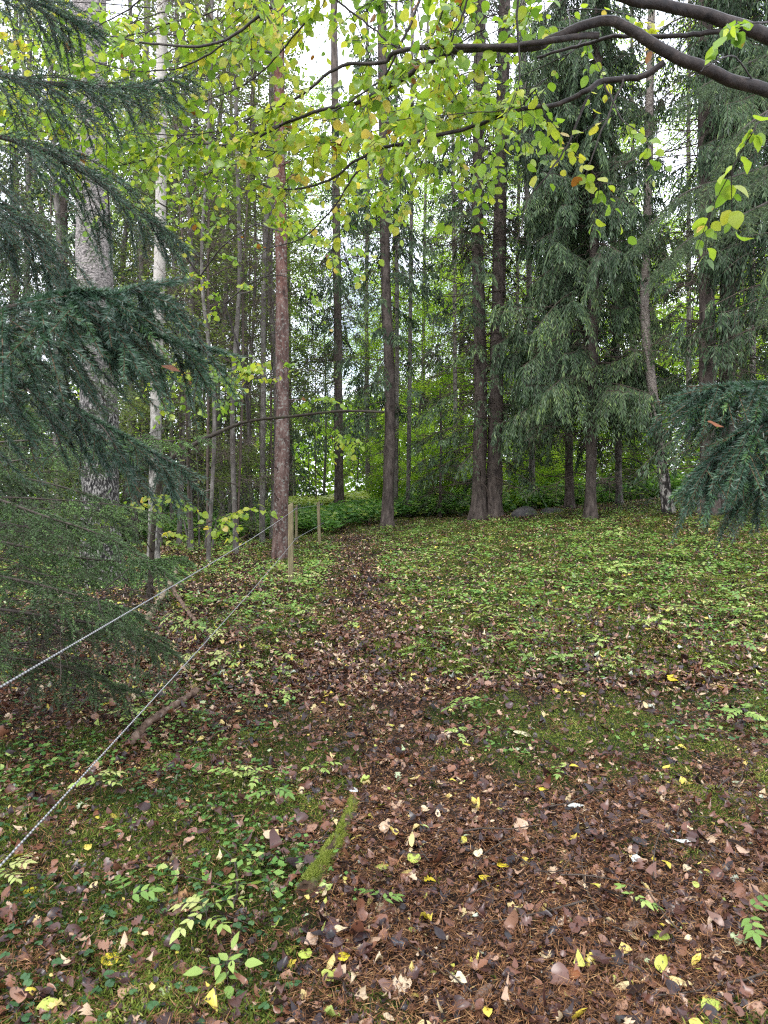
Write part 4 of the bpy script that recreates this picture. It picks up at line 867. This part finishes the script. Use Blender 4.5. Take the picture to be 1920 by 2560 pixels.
stick([(410, 1470), (440, 1510), (475, 1545), (505, 1575)], .03, .02, 'dark straight stick slanting down right of the pale leaning stick', 'fallen', lifts=[.2, .1, .03, 0])
stick([(400, 2325), (415, 2290), (430, 2260), (470, 2245)], .014, .02, 'short orange-brown piece of rotten wood among green leaves in the foreground', 'rot_wood', 'rotten wood', name='wood_chip')
stick([(1850, 2270), (1890, 2245), (1940, 2215)], .014, .016, 'short tan broken stick at the right edge of the foreground', 'rot_wood', 'broken stick', name='broken_stick')
stick([(1010, 2025), (1060, 2032), (1110, 2030), (1150, 2026)], .008, .006, 'dark thin stick lying level right of the mossy log')
stick([(1300, 2200), (1340, 2165), (1390, 2150), (1450, 2160)], .006, .004, 'thin dark curved twig in the litter right of the foreground middle')
stick([(1680, 2360), (1740, 2335), (1800, 2325), (1850, 2335)], .007, .005, 'dark bent twig near the lower right corner')
stick([(600, 1490), (560, 1510), (500, 1535), (640, 1450)][:3], .009, .006, 'thin dark branch on the ground left of the nearest stake', lifts=[.02, .05, 0])
stick([(520, 1390), (600, 1360), (680, 1310), (720, 1290)], .03, .02, 'long dark fallen branch slanting up behind the pine', lifts=[0, .1, .2, .25])
stick([(780, 1530), (740, 1560), (690, 1590), (650, 1612)], .008, .005, 'thin twig on the moss below the nearest stake')
stick([(560, 1600), (620, 1585), (700, 1570)], .009, .006, 'short dark stick in the litter below the lower cord')
# small broken twigs all over the litter
g = Geo(); x, y = scatter(420, 1.2, 15, 1.0); n = len(x); K = 6; D, N_ = flat_frames(n, .05); Lk = .08 + .4 * rng.random(n) ** 2
w_ = np.linspace(0, 1, K); bend = rng.normal(size=n) * .25
xs = x[:, None] + D[:, :1] * Lk[:, None] * w_ - D[:, 1:2] * (bend * Lk)[:, None] * w_ ** 2; yy_ = y[:, None] + D[:, 1:2] * Lk[:, None] * w_ + D[:, :1] * (bend * Lk)[:, None] * w_ ** 2
P_ = np.stack([xs, yy_, H(xs, yy_) + .03 + .02 * rng.random((n, 1))], -1)
tubes(g, P_, (.0012 + .006 * Lk[:, None]) * np.linspace(1.1, .5, K) * (.7 + .6 * rng.random((n, 1))), 5, .3)
tag(g.build('twig_litter', M['twig']), kind='stuff')
# boulder
m, t, bb, _ = newmat('boulder_stone')
c1 = ramp(t, [(.3, (.02, .018, .018)), (.55, (.06, .055, .052)), (.75, (.13, .12, .11))], noise(t, 6, 6, .65))
t.links.new(mixc(t, ramp(t, [(.55, (0, 0, 0)), (.65, (.9, .9, .9))], noise(t, 3.2, 4)), c1, (.035, .05, .014)), bb.inputs['Base Color']); bb.inputs['Roughness'].default_value = .7; bump(t, noise(t, 12, 6, .6), bb, .05); M['stone'] = m
def boulder(X, Y, sx, sy, sz, label, seed):
    th = np.linspace(0, np.pi, 22)[:, None]; ph = np.linspace(0, 2 * np.pi, 36, endpoint=False)[None]
    d = np.stack([np.sin(th) * np.cos(ph), np.sin(th) * np.sin(ph), np.cos(th) + 0 * ph], -1)
    rr = 1 + .35 * (fbm(d[..., 0] * 1.6 + 5 + seed, d[..., 1] * 1.6 + d[..., 2] * 1.3 + 5, seed, 4) - .5)
    rr = np.where(np.arange(22)[:, None] % 21 == 0, rr.mean(), rr)
    V = d * rr[..., None] * A(sx, sy, sz)
    i = np.arange(21)[:, None] * 36; j = np.arange(36); j2 = (j + 1) % 36
    F = np.stack([i + j, i + 36 + j, i + 36 + j2, i + j2], -1).reshape(-1, 4)
    tag(Geo().add(V, F).build('boulder', M['stone'], loc=gp(X, Y) + A(0, 0, sz * .25)), label, 'boulder')
p = base_at(1312, 18.5); boulder(p[0], p[1], .34, .3, .24, 'dark rounded boulder at the foot of the thin grey trunk on the crest', 3)
p = base_at(1380, 18.7); boulder(p[0], p[1], .3, .25, .13, 'low moss-capped stone just right of the dark boulder', 8)

# ------------------------------------------------------------------ rowan seedlings: things of their own
def pinnate(gs, gl, base, d, L, pairs, leaf, r, wob=.1):
    d = nrm(d); t = np.linspace(0, 1, 6)[:, None]; P = base + d * L * t - UP * L * .35 * t ** 2
    tubes(gs, P, np.linspace(.0013, .0006, 6)[None].repeat(1, 0)[0], 4, .6)
    tt = np.linspace(.3, .92, pairs); c, tg = at_poly(P[None], tt[None]); c, tg = c[0], tg[0]
    nv = nrm(UP + rng.normal(size=3) * .2)
    for sg in (-1, 1):
        sv = nrm(np.cross(tg, UP)) * sg; dd = nrm(tg * .55 + sv * .85 - UP * .12 + rng.normal(size=c.shape) * wob)
        l = leaf * (1 - .35 * np.abs(tt - .6)) * (.85 + .3 * rng.random(pairs))
        leaves(gl, c, dd, np.broadcast_to(nv, c.shape), l, l * .48, np.clip(r + rng.normal(size=pairs) * .07, 0, 1), 'ovate', .2, -.15, .05)
    leaves(gl, P[-1:], tg[-1:], nv[None], leaf * 1.15, leaf * .58, r, 'ovate', .2, -.15, .05)
SEED = []
for v in range(7):
    gs, gl = Geo(), Geo(); h = (.07, .1, .13, .16, .2, .11, .09)[v]; top = A(rng.normal() * .015, rng.normal() * .015, h)
    tubes(gs, np.stack([A(0, 0, -.03), top * .5 + A(.004, 0, 0), top]), A(.0025, .002, .0014), 5, .2)
    nlv = (3, 4, 5, 5, 6, 2, 4)[v]; a0 = rng.random() * 6.28
    for k in range(nlv):
        a = a0 + k * 2.4 + rng.normal() * .3; f = .6 + .4 * (k + 1) / nlv
        pinnate(gs, gl, top * f, A(np.cos(a), np.sin(a), .35 + .2 * rng.random()), (.07, .08, .1, .11, .12, .09, .06)[v] * (.8 + .4 * rng.random()), (2, 3, 3, 4, 4, 3, 1)[v], (.036, .036, .04, .042, .045, .045, .05)[v], (.55, .7, .8, .6, .75, .35, .65)[v] + rng.normal() * .08)
    SEED.append((gs.mesh('stem', M['twig']), gl.mesh('leaves', M['seedling'])))
def seedling(p, v, label, group=None, s=1.):
    o = thing('rowan_seedling', p, label, 'seedling', group, rng.random() * 6.28); o.rotation_euler[0] = rng.normal() * .22; o.rotation_euler[1] = rng.normal() * .22; o.scale = (s, s, s)
    link('stem', SEED[v][0], o); link('leaves', SEED[v][1], o)
for x, y, v, s, lb in ((520, 2370, 2, 1.1, 'largest pale seedling in the left foreground with broad leaflets'), (590, 2200 + 70, 6, 1, 'small four-leaved seedling left of the mossy log foot'), (570, 2470, 6, 1.1, 'small three-leaved seedling at the bottom left of centre'), (590, 1975, 2, .9, 'pale yellow seedling left of the mossy log top'),
                       (700, 2030, 5, 1, 'green seedling with broad leaflets above the mossy log'), (780, 1960, 1, 1, 'pale seedling standing just above the mossy log'), (930, 2300, 5, .8, 'light green seedling lying right of the mossy log foot'), (330, 1830, 2, 1.2, 'seedling growing under the lower cord beside the forked stick'), (255, 2000, 2, 1, 'yellow-green seedling just right of the lower cord'),
                       (310, 2290, 5, 1, 'green ash-like seedling among the wood sorrel'), (1160, 1810, 3, 1, 'tall seedling on a dark stem right of the footpath'), (730, 1760, 1, 1, 'pale seedling on the litter left of the footpath'), (1900, 2330, 5, 1, 'broad-leaved seedling at the right edge of the foreground'), (1580, 2290, 0, 1, 'tiny pale seedling in the right foreground litter'), (660, 1960, 1, .9, 'pale seedling between the mossy log and the left plants'),
                       (1410, 1950, 0, .9, 'tiny pale seedling in the moss right of centre'), (1150, 1855, 1, .9, 'pale seedling below the tall dark-stemmed one'), (40, 2235, 2, .9, 'light green seedling at the left edge below the cord'), (900, 1570, 1, 1.1, 'yellow-green seedling lying on the footpath'), (445, 1570, 2, 1.3, 'green seedling below the dark slanting stick'), (1850, 1830, 3, 1, 'tall seedling in the moss near the right edge'), (1190, 1430, 4, 1.1, 'pale seedling on the moss in the grass-green clearing below the twin spruces')):
    seedling(gpx(x, y), v, lb, None, s)
used = []; cnt = 0
while cnt < 150:
    x = rng.uniform(1050, 1915); y = 1295 + 420 * rng.random() ** 1.3
    if any(abs(x - a) < 22 and abs(y - c) < 12 for a, c in used): continue
    used.append((x, y)); cnt += 1
    seedling(gpx(x, y), int(rng.choice([0, 1, 1, 2, 3, 3, 4, 5, 6])), 'pale yellow-green rowan seedling on the mossy slope right of the footpath', 'rowan seedlings on the mossy slope', rng.uniform(.5, 1.25))
cnt = 0
while cnt < 34:
    x = rng.uniform(430, 800); y = rng.uniform(1390, 1700)
    if any(abs(x - a) < 22 and abs(y - c) < 12 for a, c in used): continue
    used.append((x, y)); cnt += 1
    seedling(gpx(x, y), int(rng.choice([0, 1, 2, 5])), 'pale seedling on the leaf litter between the fence rope and the footpath', 'seedlings left of the footpath', rng.uniform(.85, 1.3))

# ------------------------------------------------------------------ fallen leaves that stand out, and cones
def flatmat(name, c, rough=.4, spot=None, sa=.58):
    m, t, b, o = newmat(name); col = ramp(t, [(.35, tuple(.75 * q for q in c)), (.65, c)], noise(t, 18, 4))
    if spot: col = mixc(t, ramp(t, [(sa, (0, 0, 0)), (sa + .05, (1, 1, 1))], noise(t, 70, 2)), col, spot)
    t.links.new(col, b.inputs['Base Color']); b.inputs['Roughness'].default_value = rough; return m
LM = dict(yellow=flatmat('yellow_leaf', (.62, .5, .03), .4, (.18, .12, .02)), cream=flatmat('cream_leaf', (.68, .6, .38), .5), white=flatmat('grey_white_leaf', (.52, .56, .52), .35, (.1, .09, .07), .66), lime=flatmat('lime_leaf', (.38, .46, .07), .4, (.12, .1, .03)),
          pink=flatmat('pinkish_brown_leaf', (.3, .15, .12), .45), grey=flatmat('slate_grey_leaf', (.06, .06, .07), .25), purple=flatmat('purple_brown_leaf', (.1, .055, .06), .25), orange=flatmat('orange_leaf', (.2, .065, .018), .6), tan=flatmat('tan_leaf', (.42, .27, .16), .4))
def fallen(x, y, L, W, prof, mat, label, rot, tilt=.12, lift=.032):
    p = gpx(x, y) + A(0, 0, lift); a = R(rot); g = Geo()
    D = A(np.cos(a), np.sin(a), rng.normal() * tilt)[None]; N = nrm(A(rng.normal() * tilt, -.15 + rng.normal() * tilt, 1))[None]
    leaves(g, -D * L / 2, D, N, L, W, .5, prof, rng.normal() * .2, rng.normal() * .3, .07)
    tubes(g, np.stack([-D[0] * L / 2, -D[0] * L * .75 + A(.003, .002, .004)]), A(.0009, .0007), 4)
    tag(g.build('fallen_leaf', LM[mat], None, loc=p), label, 'leaf')
for a in ((1305, 1842, .11, .11, 'round', 'cream', 'big round cream-white leaf lying on the moss right of centre', 80), (1592, 2172, .075, .05, 'ovate', 'white', 'grey-white pointed leaf with a dark hole in the right foreground', 250), (1035, 2166, .055, .055, 'round', 'lime', 'round lime-green spotted leaf right of the mossy log', 20),
          (1210, 2215, .07, .045, 'hazel', 'yellow', 'bright yellow torn leaf in the middle of the foreground', 40), (1255, 2182, .055, .04, 'hazel', 'yellow', 'smaller yellow leaf just above the bright torn one', 120), (1075, 2218, .05, .035, 'lobed', 'yellow', 'small lobed yellow leaf left of the bright torn one', 10), (275, 2420, .055, .05, 'round', 'yellow', 'yellow curled leaf with dark spots near the bottom left', 190),
          (80, 2245, .075, .04, 'ovate', 'yellow', 'yellow folded leaf at the left edge below the cord', 60), (1650, 2358, .06, .055, 'round', 'lime', 'olive-yellow round leaf near the lower right', 100), (1780, 2540, .07, .05, 'hazel', 'lime', 'lime-yellow spotted leaf at the bottom right edge', 30), (1145, 2475, .05, .045, 'birch', 'cream', 'small cream leaf at the bottom right of centre', 200),
          (480, 2095, .055, .05, 'round', 'pink', 'pinkish-brown round leaf left of the mossy log', 80), (785, 2130, .07, .07, 'lobed', 'pink', 'large crinkled pinkish leaf against the mossy log', 300), (515, 2152, .07, .045, 'ovate', 'purple', 'dull purple pointed leaf left of the mossy log foot', 30), (668, 1820, .065, .045, 'ovate', 'orange', 'orange-red leaf lying left of the footpath', 20), (800, 1612, .1, .085, 'round', 'cream', 'cream-white leaf left of the footpath in mid distance', 70),
          (675, 1535, .12, .12, 'round', 'cream', 'pale cream rounded leaf below the nearest stake', 30), (820, 2340, .13, .1, 'lobed', 'purple', 'large glossy purple-brown lobed leaf below the mossy log', 280), (1000, 2370, .06, .06, 'round', 'grey', 'slate-grey glossy round leaf in the bottom middle', 90), (1440, 2100 - 70, .08, .035, 'ovate', 'white', 'pale greenish-white narrow leaf in the right mid foreground', 350), (1360, 1985, .055, .04, 'birch', 'yellow', 'yellow leaf at the left of the right foreground moss', 340),
          (885, 1990, .06, .04, 'ovate', 'white', 'pale grey leaf beside the top of the mossy log', 330), (1710, 2120, .08, .03, 'slim', 'white', 'long pale grey-green leaf in the right foreground', 345), (1430, 2455, .06, .045, 'hazel', 'orange', 'orange-tan leaf in the lower right foreground', 100), (860, 2415, .045, .04, 'round', 'yellow', 'small dull yellow leaf below the mossy log', 60), (765, 2405, .06, .045, 'hazel', 'lime', 'yellow-green leaf lying under the mossy log end', 70), (1680, 1708, .12, .1, 'lobed', 'yellow', 'bright yellow leaf on the moss of the right slope', 60), (1195, 2150, .04, .04, 'round', 'cream', 'small rounded cream leaf near the yellow ones', 20), (320, 2500, .06, .05, 'birch', 'tan', 'tan leaf near the bottom left corner', 10)):
    fallen(*a)
M['cone'] = flatmat('cone_scales', (.13, .07, .04), .5)
def cone(x, y, L, r, label, rot):
    p = gpx(x, y) + A(0, 0, r * .9); g = Geo(); K = 26; t = np.linspace(0, 1, K)
    prof = r * np.sin(np.pi * (t * .86 + .1)) ** .7; a = R(rot)
    D = A(np.cos(a), np.sin(a), .03); tubes(g, D * L * (t - .5)[:, None], prof * .85, 12, .4)
    n = 130; k = np.arange(n); u = k / n; ph = k * 2.39996; s = nrm(np.cross(D, UP)); v = np.cross(s, D)
    rad = np.cos(ph)[:, None] * s + np.sin(ph)[:, None] * v; pr = r * np.sin(np.pi * (u * .86 + .1)) ** .7
    leaves(g, D * L * (u - .53)[:, None] + rad * (pr * .8)[:, None], D + rad * .45, rad, .014, .014, .5, 'round', .1, .2, .03)
    tag(g.build('spruce_cone', M['cone'], None, loc=p), label, 'cone')
for a in ((1590, 2412, .095, .017, 'largest dark spruce cone, lying level in the lower right foreground', 5), (1580, 2325, .085, .015, 'greyish spruce cone just above the largest one', 20), (905, 2195, .08, .015, 'dark spruce cone right of the mossy log', 340), (735, 2345, .07, .016, 'stubby brown spruce cone left of the mossy log foot', 30), (1205, 2500, .08, .015, 'spruce cone at the bottom edge right of centre', 50)): cone(*a)
# leaves caught on boughs
for X_, lb in ((px(403, 915, 1.55), 'orange-brown leaf caught on the near left spruce bough'), (px(1768, 1055, 1.7), 'orange leaf caught on the near right spruce bough')):
    g = Geo(); leaves(g, A(0, 0, 0)[None], A(.8, .1, -.3)[None], nrm(A(.2, -.6, 1))[None], .045, .03, .5, 'ovate', .2, .2); tag(g.build('caught_leaf', LM['orange'], None, loc=X_), lb, 'leaf')
